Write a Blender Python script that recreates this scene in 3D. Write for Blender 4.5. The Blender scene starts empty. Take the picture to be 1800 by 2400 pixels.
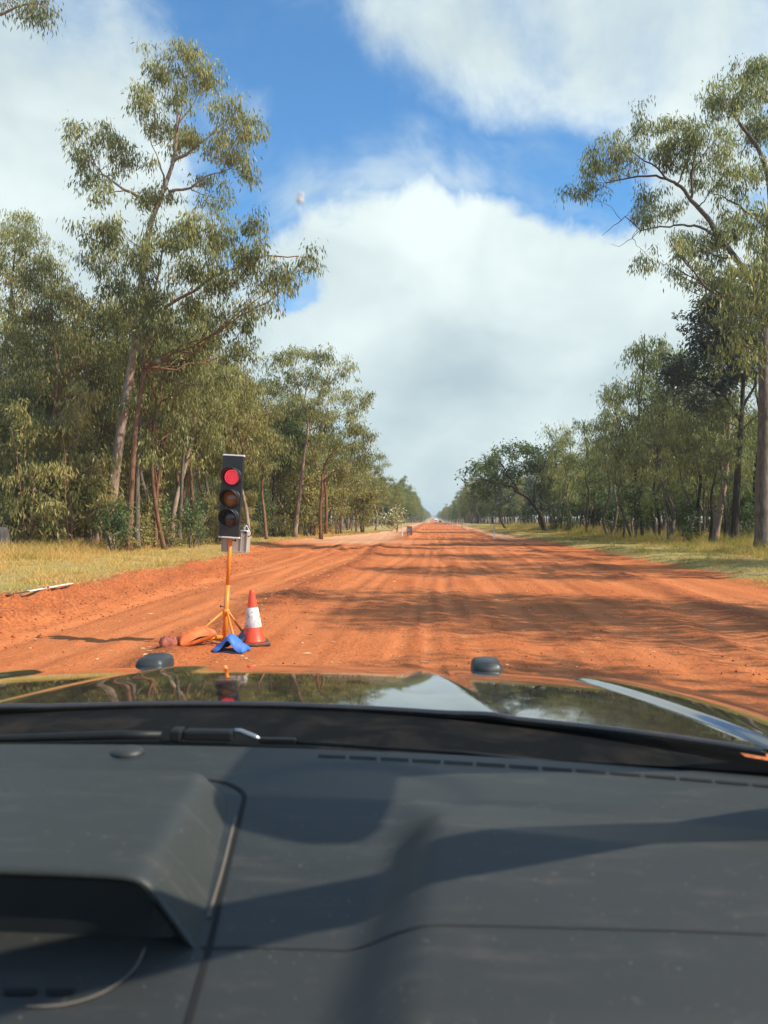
import bpy, bmesh, math, random
import numpy as np
from mathutils import Vector, Matrix, Euler

R = math.radians
scene = bpy.context.scene
COL = scene.collection

# ------------------------------------------------------------------ camera
EYE = Vector((0.0, 0.0, 1.65))
cam_d = bpy.data.cameras.new('camera')
cam = bpy.data.objects.new('camera', cam_d)
COL.objects.link(cam)
cam.location = EYE
cam.rotation_euler = (R(90.41), 0, R(3.66))
cam_d.sensor_fit = 'VERTICAL'
cam_d.sensor_height = 36
cam_d.lens = 27
cam_d.clip_start = 0.05
cam_d.clip_end = 6000
cam_d.dof.use_dof = True
cam_d.dof.focus_distance = 14
cam_d.dof.aperture_fstop = 6.3
scene.camera = cam
CM = Euler(cam.rotation_euler, 'XYZ').to_matrix()

# ------------------------------------------------------------------ light
SUN_EL, SUN_FWD = 40.0, 0.26          # sun on the right of the road, a little behind the car
sun_to = Vector((math.cos(R(SUN_EL)) * math.cos(SUN_FWD), -math.cos(R(SUN_EL)) * math.sin(SUN_FWD), math.sin(R(SUN_EL))))
sd = bpy.data.lights.new('sun', 'SUN')
sd.energy = 5.0
sd.angle = R(0.5)
sd.color = (1.0, 0.91, 0.76)
sun = bpy.data.objects.new('sun', sd)
COL.objects.link(sun)
sun.location = (30, 0, 40)
sun.rotation_euler = (-sun_to).to_track_quat('-Z', 'Y').to_euler()

scene.view_settings.view_transform = 'Standard'
scene.view_settings.look = 'None'
scene.view_settings.exposure = 0.45
scene.view_settings.gamma = 1
scene.render.engine = 'CYCLES'
scene.cycles.use_denoising = True
scene.cycles.max_bounces = 6
scene.cycles.diffuse_bounces = 3
scene.cycles.transparent_max_bounces = 8
scene.cycles.caustics_reflective = False
scene.cycles.caustics_refractive = False
scene.cycles.sample_clamp_indirect = 6

def ray(u, v):
    """direction in the world of a pixel of the 1800 x 2400 photograph"""
    return CM @ Vector(((u - 900) / 1800, (1200 - v) / 1800, -1))
def PY(u, v, y):
    d = ray(u, v)
    return EYE + d * (y / d.y)
def GZ(u, v, z=0.0):
    d = ray(u, v)
    return EYE + d * ((z - EYE.z) / d.z)

class NT:
    """small node helper"""
    def __init__(s, tree):
        s.t = tree; s.n = tree.nodes; s.l = tree.links
    def add(s, typ, **kw):
        n = s.n.new(typ)
        for k, v in kw.items():
            setattr(n, k, v)
        return n
    def put(s, sock, v):
        if v is None: return
        if hasattr(v, 'links') or isinstance(v, bpy.types.NodeSocket):
            s.l.new(v, sock)
        else:
            sock.default_value = v
    def math(s, op, a, b=None, c=None, clamp=False):
        n = s.add('ShaderNodeMath', operation=op, use_clamp=clamp)
        s.put(n.inputs[0], a); s.put(n.inputs[1], b); s.put(n.inputs[2], c)
        return n.outputs[0]
    def vmath(s, op, a, b=None, scale=None):
        n = s.add('ShaderNodeVectorMath', operation=op)
        s.put(n.inputs[0], a); s.put(n.inputs[1], b)
        if scale is not None: s.put(n.inputs['Scale'], scale)
        return n.outputs['Value'] if op in ('DISTANCE', 'LENGTH', 'DOT_PRODUCT') else n.outputs[0]
    def noise(s, vec, scale, detail=4, rough=0.55, dist=0.0, color=False):
        n = s.add('ShaderNodeTexNoise')
        if vec is not None: s.l.new(vec, n.inputs['Vector'])
        n.inputs['Scale'].default_value = scale; n.inputs['Detail'].default_value = detail
        n.inputs['Roughness'].default_value = rough; n.inputs['Distortion'].default_value = dist
        return n.outputs['Color' if color else 'Fac']
    def maprange(s, v, a, b, c=0.0, d=1.0, smooth=True):
        n = s.add('ShaderNodeMapRange', interpolation_type='SMOOTHSTEP' if smooth else 'LINEAR')
        s.put(n.inputs[0], v); s.put(n.inputs[1], a); s.put(n.inputs[2], b); s.put(n.inputs[3], c); s.put(n.inputs[4], d)
        return n.outputs[0]
    def mix(s, fac, a, b, typ='MIX'):
        n = s.add('ShaderNodeMix', data_type='RGBA', blend_type=typ)
        s.put(n.inputs[0], fac)
        for k, v in ((6, a), (7, b)):
            if isinstance(v, (tuple, list)): v = tuple(v) + (1,) if len(v) == 3 else v
            s.put(n.inputs[k], v)
        return n.outputs[2]
    def ramp(s, fac, stops):
        n = s.add('ShaderNodeValToRGB')
        s.put(n.inputs[0], fac)
        e = n.color_ramp.elements
        while len(e) < len(stops): e.new(0.5)
        for i, (p, c) in enumerate(stops):
            e[i].position = p; e[i].color = tuple(c) + (1,)
        return n.outputs[0]
    def mapping(s, vec, scale=(1, 1, 1), loc=(0, 0, 0), rot=(0, 0, 0)):
        n = s.add('ShaderNodeMapping')
        s.l.new(vec, n.inputs[0])
        n.inputs['Scale'].default_value = scale; n.inputs['Location'].default_value = loc; n.inputs['Rotation'].default_value = rot
        return n.outputs[0]

# ------------------------------------------------------------------ sky
world = bpy.data.worlds.new('World')
scene.world = world
world.use_nodes = True
w = NT(world.node_tree)
w.n.clear()
sky = w.add('ShaderNodeTexSky', sky_type='NISHITA')
sky.sun_disc = False
sky.sun_elevation = R(SUN_EL)
sky.sun_rotation = math.atan2(sun_to.x, sun_to.y)
sky.air_density = 1.0; sky.dust_density = 0.6; sky.ozone_density = 2.5
tc = w.add('ShaderNodeTexCoord').outputs['Generated']
# clouds: where the banks and the blue gaps stand, as directions in the sky, broken up by noise
LOBES = [  # (u, v, radius in px, amount)
    (1120, 640, 200, .95), (1010, 560, 90, .3), (1340, 700, 220, .7), (960, 700, 190, .6), (1250, 880, 300, .7), (900, 930, 280, .7), (1600, 820, 280, .8), (1620, 640, 120, .5),
    (1070, 1060, 300, .5), (90, 180, 260, .85), (250, 420, 230, .65), (20, 600, 260, .7), (340, 130, 90, .3), (610, 235, 80, 1.0), (120, 850, 300, .6), (500, 800, 260, .5),
    (1330, 60, 230, .55), (1640, 150, 270, .75), (1000, 20, 170, .6), (900, 400, 150, .05), (820, 600, 110, .35), (1130, 190, 130, .3),
    (640, 60, 150, -.7), (700, 300, 110, -.7), (780, 170, 120, -.45), (880, 260, 110, -.5), (1010, 310, 100, -.45), (1150, 350, 100, -.75), (1270, 400, 100, -.9), (1380, 470, 110, -1.0),
    (500, 40, 90, -.5), (690, 690, 60, -.8), (590, 500, 110, -.3), (1440, 560, 60, -.6), (1480, 420, 90, -.7), (560, 130, 80, -.3), (520, 470, 70, -.35),
]
warp = w.noise(tc, 3.0, 2, .6, 0, True)
wv = w.vmath('ADD', tc, w.vmath('SCALE', w.vmath('SUBTRACT', warp, (.5, .5, .5)), scale=.09))
def lobes(lst, vec):
    acc = None
    for (u, v, r, a) in lst:
        d = w.vmath('DISTANCE', vec, tuple(ray(u, v).normalized()))
        q = w.math('MULTIPLY', d, 1800 / r)
        g = w.math('POWER', .3679, w.math('MULTIPLY', q, q))
        acc = w.math('MULTIPLY', g, a) if acc is None else w.math('MULTIPLY_ADD', g, a, acc)
    return acc
acc = lobes([(u, v, r, a * (1.25 if a < 0 else 1)) for (u, v, r, a) in LOBES], wv)
n1 = w.math('SUBTRACT', w.noise(wv, 5.5, 6, .62, .3), .5)
n2 = w.math('SUBTRACT', w.noise(wv, 14, 5, .6, .25), .5)
dens = w.math('MULTIPLY_ADD', n2, .85, w.math('MULTIPLY_ADD', n1, 1.95, w.math('MULTIPLY_ADD', acc, .60, .0)))
sep = w.add('ShaderNodeSeparateXYZ'); w.l.new(tc, sep.inputs[0])
soft = w.maprange(sep.outputs[2], .34, .50)
alpha = w.maprange(dens, w.math('MULTIPLY_ADD', soft, -.30, -.06), w.math('MULTIPLY_ADD', soft, .50, .42))
# thin torn veil in the gaps
veil = w.math('MULTIPLY', w.maprange(w.noise(w.mapping(wv, (1, 1, 1.5), rot=(0, .5, 0)), 4.2, 5, .6, .4), .40, .70, 0, .62), w.maprange(dens, -.75, .05))
alpha = w.math('MAXIMUM', alpha, veil)
bill = w.noise(w.mapping(wv, (1, 1, 1.7), (3, 1, 2)), 4.6, 5, .55, .3)
SHADE = [(1130, 560, 170, .22), (1010, 620, 170, .12), (1300, 640, 160, .12), (1080, 770, 170, -.30), (1420, 760, 160, -.22), (1320, 900, 130, .10), (1000, 960, 160, -.10), (1650, 200, 220, .12), (1560, 660, 150, .16), (150, 330, 200, .06), (30, 180, 140, -.08)]
lightness = w.math('ADD', w.maprange(bill, .25, .75, .48, .92), lobes(SHADE, wv))
low = w.maprange(sep.outputs[2], .0, .36, 1, 0)
lightness = w.math('SUBTRACT', lightness, w.math('MULTIPLY', low, .12))
ccol = w.mix(lightness, (.27, .36, .41), (.73, .79, .775))
skyc = w.mix(1.0, w.vmath('SCALE', sky.outputs[0], scale=.138), (.58, 1.0, 1.22), 'MULTIPLY')
horizon = w.maprange(sep.outputs[2], .0, .16, .75, 0)
skyc = w.mix(horizon, skyc, (.42, .57, .62))
final = w.mix(w.math('MULTIPLY', alpha, .96), skyc, ccol)
bg = w.add('ShaderNodeBackground')
w.l.new(final, bg.inputs[0]); bg.inputs[1].default_value = 1.0
wo = w.add('ShaderNodeOutputWorld'); w.l.new(bg.outputs[0], wo.inputs[0])

# ------------------------------------------------------------------ materials
def new_mat(name):
    m = bpy.data.materials.new(name); m.use_nodes = True
    t = NT(m.node_tree)
    b = m.node_tree.nodes['Principled BSDF']
    return m, t, b
def simple(name, col, rough=.5, metal=0.0, var=.15, scale=20, bump=.0, coat=0.0, spec=.5, dirt=None, dirt_amt=.5, dirt_scale=4):
    m, t, b = new_mat(name)
    co = t.add('ShaderNodeTexCoord').outputs['Object']
    n = t.noise(co, scale, 5, .6)
    c = t.mix(n, tuple(x * (1 - var) for x in col), tuple(min(1, x * (1 + var)) for x in col))
    if dirt:
        dn = t.maprange(t.noise(co, dirt_scale, 6, .65, .5), .45, .68, 0, dirt_amt)
        c = t.mix(dn, c, dirt)
    t.l.new(c, b.inputs['Base Color'])
    rr = t.maprange(n, .2, .8, max(0, rough - .08), min(1, rough + .08))
    t.l.new(rr, b.inputs['Roughness'])
    b.inputs['Metallic'].default_value = metal
    b.inputs['Coat Weight'].default_value = coat
    b.inputs['Specular IOR Level'].default_value = spec
    if bump:
        bn = t.add('ShaderNodeBump'); bn.inputs['Strength'].default_value = bump; bn.inputs['Distance'].default_value = .01
        t.l.new(t.noise(co, scale * 4, 4, .6), bn.inputs['Height']); t.l.new(bn.outputs[0], b.inputs['Normal'])
    return m
def leaf_mat(name, stops, trans=.42, spec=.22, rough=.45):
    m, t, b = new_mat(name)
    at = t.add('ShaderNodeAttribute', attribute_name='tint').outputs['Fac']
    oi = t.add('ShaderNodeObjectInfo').outputs['Random']
    f = t.math('ADD', at, t.math('MULTIPLY', t.math('SUBTRACT', oi, .5), .28), clamp=True)
    c = t.ramp(f, stops)
    t.l.new(c, b.inputs['Base Color'])
    b.inputs['Roughness'].default_value = rough; b.inputs['Specular IOR Level'].default_value = spec
    tr = t.add('ShaderNodeBsdfTranslucent')
    t.l.new(t.mix(1.0, c, (1.2, 1.2, .75), 'MULTIPLY'), tr.inputs[0])
    mx = t.add('ShaderNodeMixShader'); mx.inputs[0].default_value = trans
    t.l.new(b.outputs[0], mx.inputs[1]); t.l.new(tr.outputs[0], mx.inputs[2])
    t.l.new(mx.outputs[0], m.node_tree.nodes['Material Output'].inputs[0])
    return m
def bark_mat(name, a, bcol, stretch=.25, scale=9):
    m, t, b = new_mat(name)
    co = t.add('ShaderNodeTexCoord').outputs['Object']
    n = t.noise(t.mapping(co, (1, 1, stretch)), scale, 6, .65, .3)
    c = t.mix(t.maprange(n, .32, .68), a, bcol)
    n2 = t.noise(co, 1.3, 3, .6)
    c = t.mix(t.maprange(n2, .5, .75, 0, .5), c, tuple(x * .45 for x in a))
    t.l.new(c, b.inputs['Base Color'])
    b.inputs['Roughness'].default_value = .85; b.inputs['Specular IOR Level'].default_value = .15
    bn = t.add('ShaderNodeBump'); bn.inputs['Strength'].default_value = .6; bn.inputs['Distance'].default_value = .03
    t.l.new(n, bn.inputs['Height']); t.l.new(bn.outputs[0], b.inputs['Normal'])
    return m

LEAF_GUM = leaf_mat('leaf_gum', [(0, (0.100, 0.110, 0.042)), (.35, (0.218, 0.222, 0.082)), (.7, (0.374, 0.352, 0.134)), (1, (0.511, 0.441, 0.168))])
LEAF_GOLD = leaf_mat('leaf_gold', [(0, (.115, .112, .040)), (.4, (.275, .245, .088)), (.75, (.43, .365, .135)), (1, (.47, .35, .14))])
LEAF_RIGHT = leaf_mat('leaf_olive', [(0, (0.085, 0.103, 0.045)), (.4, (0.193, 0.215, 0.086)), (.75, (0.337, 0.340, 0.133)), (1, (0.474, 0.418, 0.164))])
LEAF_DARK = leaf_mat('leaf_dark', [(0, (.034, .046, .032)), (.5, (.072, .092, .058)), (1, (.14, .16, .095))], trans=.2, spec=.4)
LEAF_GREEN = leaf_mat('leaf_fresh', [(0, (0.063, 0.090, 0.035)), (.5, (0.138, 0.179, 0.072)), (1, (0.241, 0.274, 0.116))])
BLOSSOM = leaf_mat('blossom_cream', [(0, (.62, .58, .42)), (1, (.85, .82, .68))], trans=.2)
BARK_PALE = bark_mat('bark_pale', (.40, .29, .22), (.24, .155, .11))
BARK_RED = bark_mat('bark_red', (.27, .135, .075), (.13, .065, .04))
BARK_GREY = bark_mat('bark_grey', (.20, .155, .125), (.09, .065, .05))
BARK_DARK = bark_mat('bark_dark', (.085, .06, .045), (.035, .026, .02))

# ------------------------------------------------------------------ mesh helpers
def mesh_obj(name, V, F, mat, parent=None, smooth=False, attr=None):
    me = bpy.data.meshes.new(name)
    if isinstance(V, np.ndarray) and isinstance(F, np.ndarray):
        k = F.shape[1]
        me.vertices.add(len(V)); me.vertices.foreach_set('co', V.astype(np.float32).ravel())
        me.loops.add(F.size); me.loops.foreach_set('vertex_index', F.astype(np.int32).ravel())
        me.polygons.add(len(F))
        me.polygons.foreach_set('loop_start', np.arange(0, F.size, k, dtype=np.int32))
        me.polygons.foreach_set('loop_total', np.full(len(F), k, np.int32))
        me.update(calc_edges=True)
    else:
        me.from_pydata([tuple(v) for v in V], [], F); me.update()
    if attr:
        for an, (dom, val) in attr.items():
            a = me.attributes.new(an, 'FLOAT', dom); a.data.foreach_set('value', np.asarray(val, np.float32))
    if smooth:
        me.polygons.foreach_set('use_smooth', np.ones(len(me.polygons), bool))
    me.materials.append(mat)
    o = bpy.data.objects.new(name, me)
    COL.objects.link(o)
    if parent: o.parent = parent
    return o

def empty(name, loc=(0, 0, 0), rz=0.0, label=None, cat=None, group=None):
    o = bpy.data.objects.new(name, None)
    o.empty_display_size = .2
    COL.objects.link(o); o.location = loc; o.rotation_euler = (0, 0, rz)
    tag(o, label, cat, group)
    return o
def tag(o, label=None, cat=None, group=None, kind=None):
    if label: o['label'] = label
    if cat: o['category'] = cat
    if group: o['group'] = group
    if kind: o['kind'] = kind
    return o

class MB:
    def __init__(s): s.V = []; s.F = []
    def add(s, V, F, M=None):
        b = len(s.V)
        s.V += [(M @ Vector(v)) if M else Vector(v) for v in V]
        s.F += [tuple(i + b for i in f) for f in F]
        return s
    def box(s, c, d, M=None, bev=0.0):
        bm = bmesh.new(); bmesh.ops.create_cube(bm, size=1)
        for v in bm.verts: v.co = Vector((v.co.x * d[0], v.co.y * d[1], v.co.z * d[2])) + Vector(c)
        if bev: bmesh.ops.bevel(bm, geom=bm.edges[:], offset=bev, segments=2, affect='EDGES', profile=.5)
        bm.verts.index_update()
        V = [v.co.copy() for v in bm.verts]; F = [[v.index for v in f.verts] for f in bm.faces]; bm.free()
        return s.add(V, F, M)
    def tube(s, pts, radii, n=8, cap=True):
        pts = [Vector(p) for p in pts]
        if not isinstance(radii, (list, tuple, np.ndarray)): radii = [radii] * len(pts)
        V = []; F = []
        ref = None
        for i, p in enumerate(pts):
            t = (pts[min(i + 1, len(pts) - 1)] - pts[max(i - 1, 0)])
            t = t.normalized() if t.length > 1e-9 else Vector((0, 0, 1))
            if ref is None:
                ref = t.orthogonal().normalized()
            a = (ref - t * ref.dot(t)); a = a.normalized() if a.length > 1e-6 else t.orthogonal().normalized(); ref = a
            b = t.cross(a)
            for k in range(n):
                an = 2 * math.pi * k / n
                V.append(p + (a * math.cos(an) + b * math.sin(an)) * radii[i])
        for i in range(len(pts) - 1):
            for k in range(n):
                F.append((i * n + k, i * n + (k + 1) % n, (i + 1) * n + (k + 1) % n, (i + 1) * n + k))
        if cap:
            F.append(tuple(range(n))[::-1]); F.append(tuple((len(pts) - 1) * n + k for k in range(n)))
        return s.add(V, F)
    def lathe(s, prof, n=24, M=None, cap=True):
        V = []; F = []
        for (r, z) in prof:
            for k in range(n):
                a = 2 * math.pi * k / n; V.append((r * math.cos(a), r * math.sin(a), z))
        for i in range(len(prof) - 1):
            for k in range(n):
                F.append((i * n + k, i * n + (k + 1) % n, (i + 1) * n + (k + 1) % n, (i + 1) * n + k))
        if cap:
            F.append(tuple(range(n))[::-1]); F.append(tuple((len(prof) - 1) * n + k for k in range(n)))
        return s.add(V, F, M)
    def ball(s, c, r, nu=10, nv=7, M=None):
        prof = [(math.sin(math.pi * i / nv) * 1.0, -math.cos(math.pi * i / nv)) for i in range(nv + 1)]
        prof[0] = (.02, -1); prof[-1] = (.02, 1)
        r = r if isinstance(r, (tuple, list)) else (r, r, r)
        MM = Matrix.Translation(c) @ Matrix.Diagonal((*r, 1))
        return s.lathe(prof, nu, (M @ MM) if M else MM)
    def build(s, name, mat, parent=None, smooth=False):
        return mesh_obj(name, s.V, s.F, mat, parent, smooth)

def hash2(ix, iy, seed):
    n = (ix.astype(np.int64) * 374761393 + iy.astype(np.int64) * 668265263 + seed * 1442695041) & 0x7fffffff
    n = ((n ^ (n >> 13)) * 1274126177) & 0x7fffffff
    return ((n ^ (n >> 16)) & 0xffff) / 65535.0
def vnoise(x, y, seed=0):
    ix = np.floor(x); iy = np.floor(y); fx = x - ix; fy = y - iy
    fx = fx * fx * (3 - 2 * fx); fy = fy * fy * (3 - 2 * fy)
    a = hash2(ix, iy, seed); b = hash2(ix + 1, iy, seed); c = hash2(ix, iy + 1, seed); d = hash2(ix + 1, iy + 1, seed)
    return (a * (1 - fx) + b * fx) * (1 - fy) + (c * (1 - fx) + d * fx) * fy
def fbm(x, y, seed=0, oct=4):
    r = 0; a = .5; s = 0
    for o in range(oct):
        r = r + a * vnoise(x * 2 ** o, y * 2 ** o, seed + o * 17); s += a; a *= .5
    return r / s
def sst(x, a, b):
    t = np.clip((x - a) / (b - a), 0, 1); return t * t * (3 - 2 * t)

# ------------------------------------------------------------------ ground and road
EL_Y = [-40, 22, 27, 32, 40, 54, 64, 76, 92, 130, 2000]; EL_X = [-6.7, -6.6, -6.9, -8.3, -9.8, -9.6, -7.4, -5.6, -4.7, -4.4, -4.4]
ER_Y = [-40, 40, 60, 90, 150, 2000]; ER_X = [7.7, 7.6, 7.0, 6.3, 6.0, 6.0]
TRACKS = [(-5.75, .34), (-5.1, .26), (-4.35, .36), (-3.75, .3), (-1.75, .4), (-1.15, .34), (-.35, .24), (.0, .2), (.33, .24), (1.25, .5), (1.85, .26), (2.75, .55), (3.4, .3), (4.4, .5), (5.2, .3), (6.1, .5)]
def terrain(X, Y):
    """height and masks; numpy arrays in, arrays out"""
    X = np.asarray(X, float); Y = np.asarray(Y, float)
    wob = (fbm(Y * .5, X * 0 + 3.1, 5, 3) - .5)
    eL = np.interp(Y, EL_Y, EL_X) + wob * .7 + (fbm(Y * 2.2, X * 0 + 9, 6, 3) - .5) * .5
    eR = np.interp(Y, ER_Y, ER_X) + (fbm(Y * .3, X * 0 + 7.7, 8, 3) - .5) * 1.4 + (fbm(Y * 2.0, X * 0 + 1, 9, 3) - .5) * .5
    dL = eL - X; dR = X - eR
    verge = np.maximum(sst(dL, -.02, .06), sst(dR, -.02, .06))
    bank = .26 * (1 - sst(Y, 20, 33)) + .13
    z = bank * (.45 * sst(dL, -.9, -.2) + .55 * sst(dL, -.28, .08)) + .16 * sst(dR, -.3, 1.6)
    bankm = sst(dL, -.85, -.35) * (1 - sst(dL, .0, .35)) * (1 - sst(Y, 24, 34))
    z = z + bankm * ((fbm(X * 2.5, Y * 2.5, 21, 4) - .5) * .26 + (fbm(X * 7, Y * 7, 22, 3) - .5) * .16)
    z = z + np.clip(dL, 0, 60) * .004 + (sst(dL, .3, 2) + sst(dR, .5, 2)) * ((fbm(X * .7, Y * .7, 31, 3) - .5) * .16)
    near = 1 - sst(Y, 50, 120)
    road = (1 - verge)
    rr = (fbm(X * .8, Y * .25, 41, 3) - .5) * .05 + (fbm(X * 4, Y * 1.3, 42, 3) - .5) * .028 + (fbm(X * 13, Y * 9, 43, 2) - .5) * .02
    track = np.zeros_like(X); berm = bankm * .75
    for i, (tx, tw) in enumerate(TRACKS):
        c = tx + (fbm(Y * .06 + i * 7, Y * 0 + i, 50 + i, 2) - .5) * 1.3 * (1 - .0 * Y)
        q = (X - c) / (tw * .5)
        m = np.exp(-q ** 4) * (0.35 + .9 * fbm(Y * .12 + i, Y * 0 + 3 * i, 80 + i, 2))
        track = np.maximum(track, m)
        e = np.exp(-((np.abs(q) - 1.45) / .45) ** 2)
        berm = berm + e * .22
    rr = rr - track * .022 + berm * .010 * (.3 + 1.4 * fbm(X * 9, Y * 3, 44, 2))
    # loose windrows left by the grader, one by the side track and one on the right half
    for (wx, amp, wd, sd_) in ((-2.85, .075, .32, 61), (5.55, .05, .3, 62), (3.75, .028, .2, 63), (.62, .022, .16, 64)):
        c = wx + (fbm(Y * .1, Y * 0 + sd_, sd_, 2) - .5) * .9
        q = np.exp(-((X - c) / wd) ** 2)
        rr = rr + q * amp * (.25 + 1.5 * fbm(X * 6, Y * 3.0, sd_ + 5, 3)) * (1 - sst(Y, 40, 55))
        berm = np.maximum(berm, q * .9 * (amp > .04))
    # churned ground where the side track leaves
    ch = np.exp(-((X + 5.2) / 3.4) ** 2) * np.exp(-((Y - 41) / 7) ** 2)
    rr = rr + ch * (fbm(X * 1.1 + Y * .25, Y * .55, 71, 3) - .45) * .45
    # small ridges at the edge of the far formation
    for (wx, a) in ((-2.0, .22), (4.6, .2)):
        c = wx + (fbm(Y * .05, Y * 0 + wx, 75, 2) - .5) * .8
        rr = rr + np.exp(-((X - c) / .4) ** 2) * a * sst(Y, 56, 70) * (.4 + fbm(X * 2, Y * .8, 76, 2))
    z = z + road * rr * (.25 + .75 * near)
    z = z - 2.0 * sst(Y, 170, 560) + 1.5 * sst(Y, 600, 1300)
    pale = np.maximum(sst(-X, 2.2, 4.2) * sst(Y, 47, 62), sst(X, 4.6, 5.6) * sst(Y, 48, 70)) * road
    pale = np.maximum(pale, np.exp(-((X + 5.5) / 4) ** 2) * np.exp(-((Y - 52) / 4) ** 2))
    return z, verge, pale, np.clip(track, 0, 1), np.clip(berm, 0, 1), dL, dR
def gz(x, y): return float(terrain(np.array([x]), np.array([y]))[0][0])

def hit(u, v, y0=7.0, y1=120.0):
    """first point of the ground under a direction of sight"""
    d = ray(u, v); ys = np.concatenate([np.arange(y0, 40, .05), np.arange(40, y1, .2)]); k = ys / d.y
    x = EYE.x + d.x * k; z = EYE.z + d.z * k; g = terrain(x, ys)[0]
    i = int(np.argmax(z <= g)); return Vector((x[i], ys[i], g[i]))
def ground_material(name, is_road):
    m, t, b = new_mat(name)
    co = t.add('ShaderNodeTexCoord').outputs['Object']
    A = lambda n: t.add('ShaderNodeAttribute', attribute_name=n).outputs['Fac']
    big = t.noise(co, .22, 4, .6); mid = t.noise(co, 1.6, 5, .6); fine = t.noise(co, 22, 5, .7)
    streak = t.noise(t.mapping(co, (1.5, .06, 1)), 1.0, 6, .62, .15)
    streak2 = t.noise(t.mapping(co, (4.2, .10, 1)), 1.0, 5, .62, .1)
    red = t.mix(t.maprange(streak, .3, .7), (.45, .122, .038), (.64, .188, .060))
    red = t.mix(t.maprange(big, .35, .7, 0, .55), red, (.68, .232, .085))
    red = t.mix(t.maprange(streak2, .52, .74, 0, .36), red, (.30, .082, .033))
    red = t.mix(t.maprange(fine, .46, .72, 0, .6), red, (.21, .060, .028))
    grit = t.noise(co, 60, 3, .7)
    red = t.mix(t.math('MULTIPLY', t.maprange(grit, .55, .7, 0, .6), t.maprange(mid, .4, .65)), red, (.16, .05, .025))
    red = t.mix(t.math('MULTIPLY', A('track'), t.maprange(mid, .3, .7, .3, .8)), red, (.69, .225, .082))
    red = t.mix(t.math('MULTIPLY', A('berm'), t.maprange(fine, .32, .58, .1, .85)), red, (.22, .058, .024))
    red = t.mix(A('pale'), red, t.mix(mid, (.55, .27, .15), (.66, .37, .22)))
    if is_road:
        col = red
    else:
        straw = t.mix(t.maprange(mid, .3, .7), (.38, .28, .10), (.50, .38, .15))
        straw = t.mix(t.maprange(big, .4, .65, 0, .6), straw, (.30, .255, .085))
        straw = t.mix(t.maprange(fine, .45, .7, 0, .6), straw, (.17, .12, .055))
        litter = t.mix(fine, (.12, .075, .035), (.26, .17, .08))
        g = t.mix(A('wood'), straw, litter)
        patch = t.math('MULTIPLY', t.maprange(t.noise(co, .55, 5, .65, .3), .56, .66), t.math('SUBTRACT', 1.0, A('wood')))
        g = t.mix(t.math('MULTIPLY', patch, .6), g, (.42, .16, .075))
        col = t.mix(A('grass'), red, g)
    t.l.new(col, b.inputs['Base Color'])
    b.inputs['Roughness'].default_value = .93; b.inputs['Specular IOR Level'].default_value = .12
    # relief: grit, clods, tyre treads inside the tracks
    sep = t.add('ShaderNodeSeparateXYZ'); t.l.new(co, sep.inputs[0])
    tread = t.math('SINE', t.math('ADD', t.math('MULTIPLY', sep.outputs[1], 46.0), t.math('MULTIPLY', t.math('ABSOLUTE', t.math('SINE', t.math('MULTIPLY', sep.outputs[0], 22.0))), 2.2)))
    tread = t.math('MULTIPLY', t.math('MULTIPLY', tread, A('track')), t.maprange(mid, .4, .6, 0, .55))
    clod = t.noise(co, 9, 6, .7)
    h = t.math('ADD', t.math('MULTIPLY', clod, 1.0), t.math('ADD', t.math('MULTIPLY', fine, .6), t.math('MULTIPLY', tread, .18)))
    h = t.math('ADD', h, t.math('MULTIPLY', streak2, .35))
    bn = t.add('ShaderNodeBump'); bn.inputs['Strength'].default_value = .8; bn.inputs['Distance'].default_value = .045
    t.l.new(h, bn.inputs['Height']); t.l.new(bn.outputs[0], b.inputs['Normal'])
    return m

def build_terrain():
    xs = list(np.arange(-13, 11.01, .075))
    x = -13.0; st = .1
    while x > -700: st *= 1.17; x -= st; xs.insert(0, x)
    x = 11.0; st = .1
    while x < 700: st *= 1.17; x += st; xs.append(x)
    ys = [-400, -200, -90, -40, -20, -8, 0, 3, 5]
    y = 6.5
    while y < 90: ys.append(y); y += max(.07, .0068 * y)
    while y < 3500: ys.append(y); y *= 1.035
    xs = np.array(xs); ys = np.array(ys)
    X, Y = np.meshgrid(xs, ys)
    z, verge, pale, track, berm, dL, dR = terrain(X, Y)
    nx, ny = len(xs), len(ys)
    V = np.stack([X, Y, z], -1).reshape(-1, 3)
    idx = np.arange(nx * ny).reshape(ny, nx)
    F = np.stack([idx[:-1, :-1], idx[:-1, 1:], idx[1:, 1:], idx[1:, :-1]], -1).reshape(-1, 4)
    isv = verge.reshape(-1)[F].mean(1) > .5
    wood = np.maximum(sst(dL, 4, 8), sst(dR, 5.5, 9))
    grass = verge * sst(np.maximum(dL, dR) + (fbm(X * 2, Y * 2, 91, 3) - .5) * 1.0, .05, .7)
    for nm, sel, mt in (('dirt_road', ~isv, ground_material('red_dirt', True)), ('verge_ground', isv, ground_material('verge_soil', False))):
        f = F[sel]; used = np.unique(f); remap = np.full(len(V), -1, np.int64); remap[used] = np.arange(len(used))
        at = {'track': track, 'berm': berm, 'pale': pale, 'wood': wood, 'grass': grass}
        o = mesh_obj(nm, V[used], remap[f], mt, None, True, {k: ('POINT', a.reshape(-1)[used]) for k, a in at.items()})
        tag(o, kind='structure')
build_terrain()
rng = np.random.default_rng(7)

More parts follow.
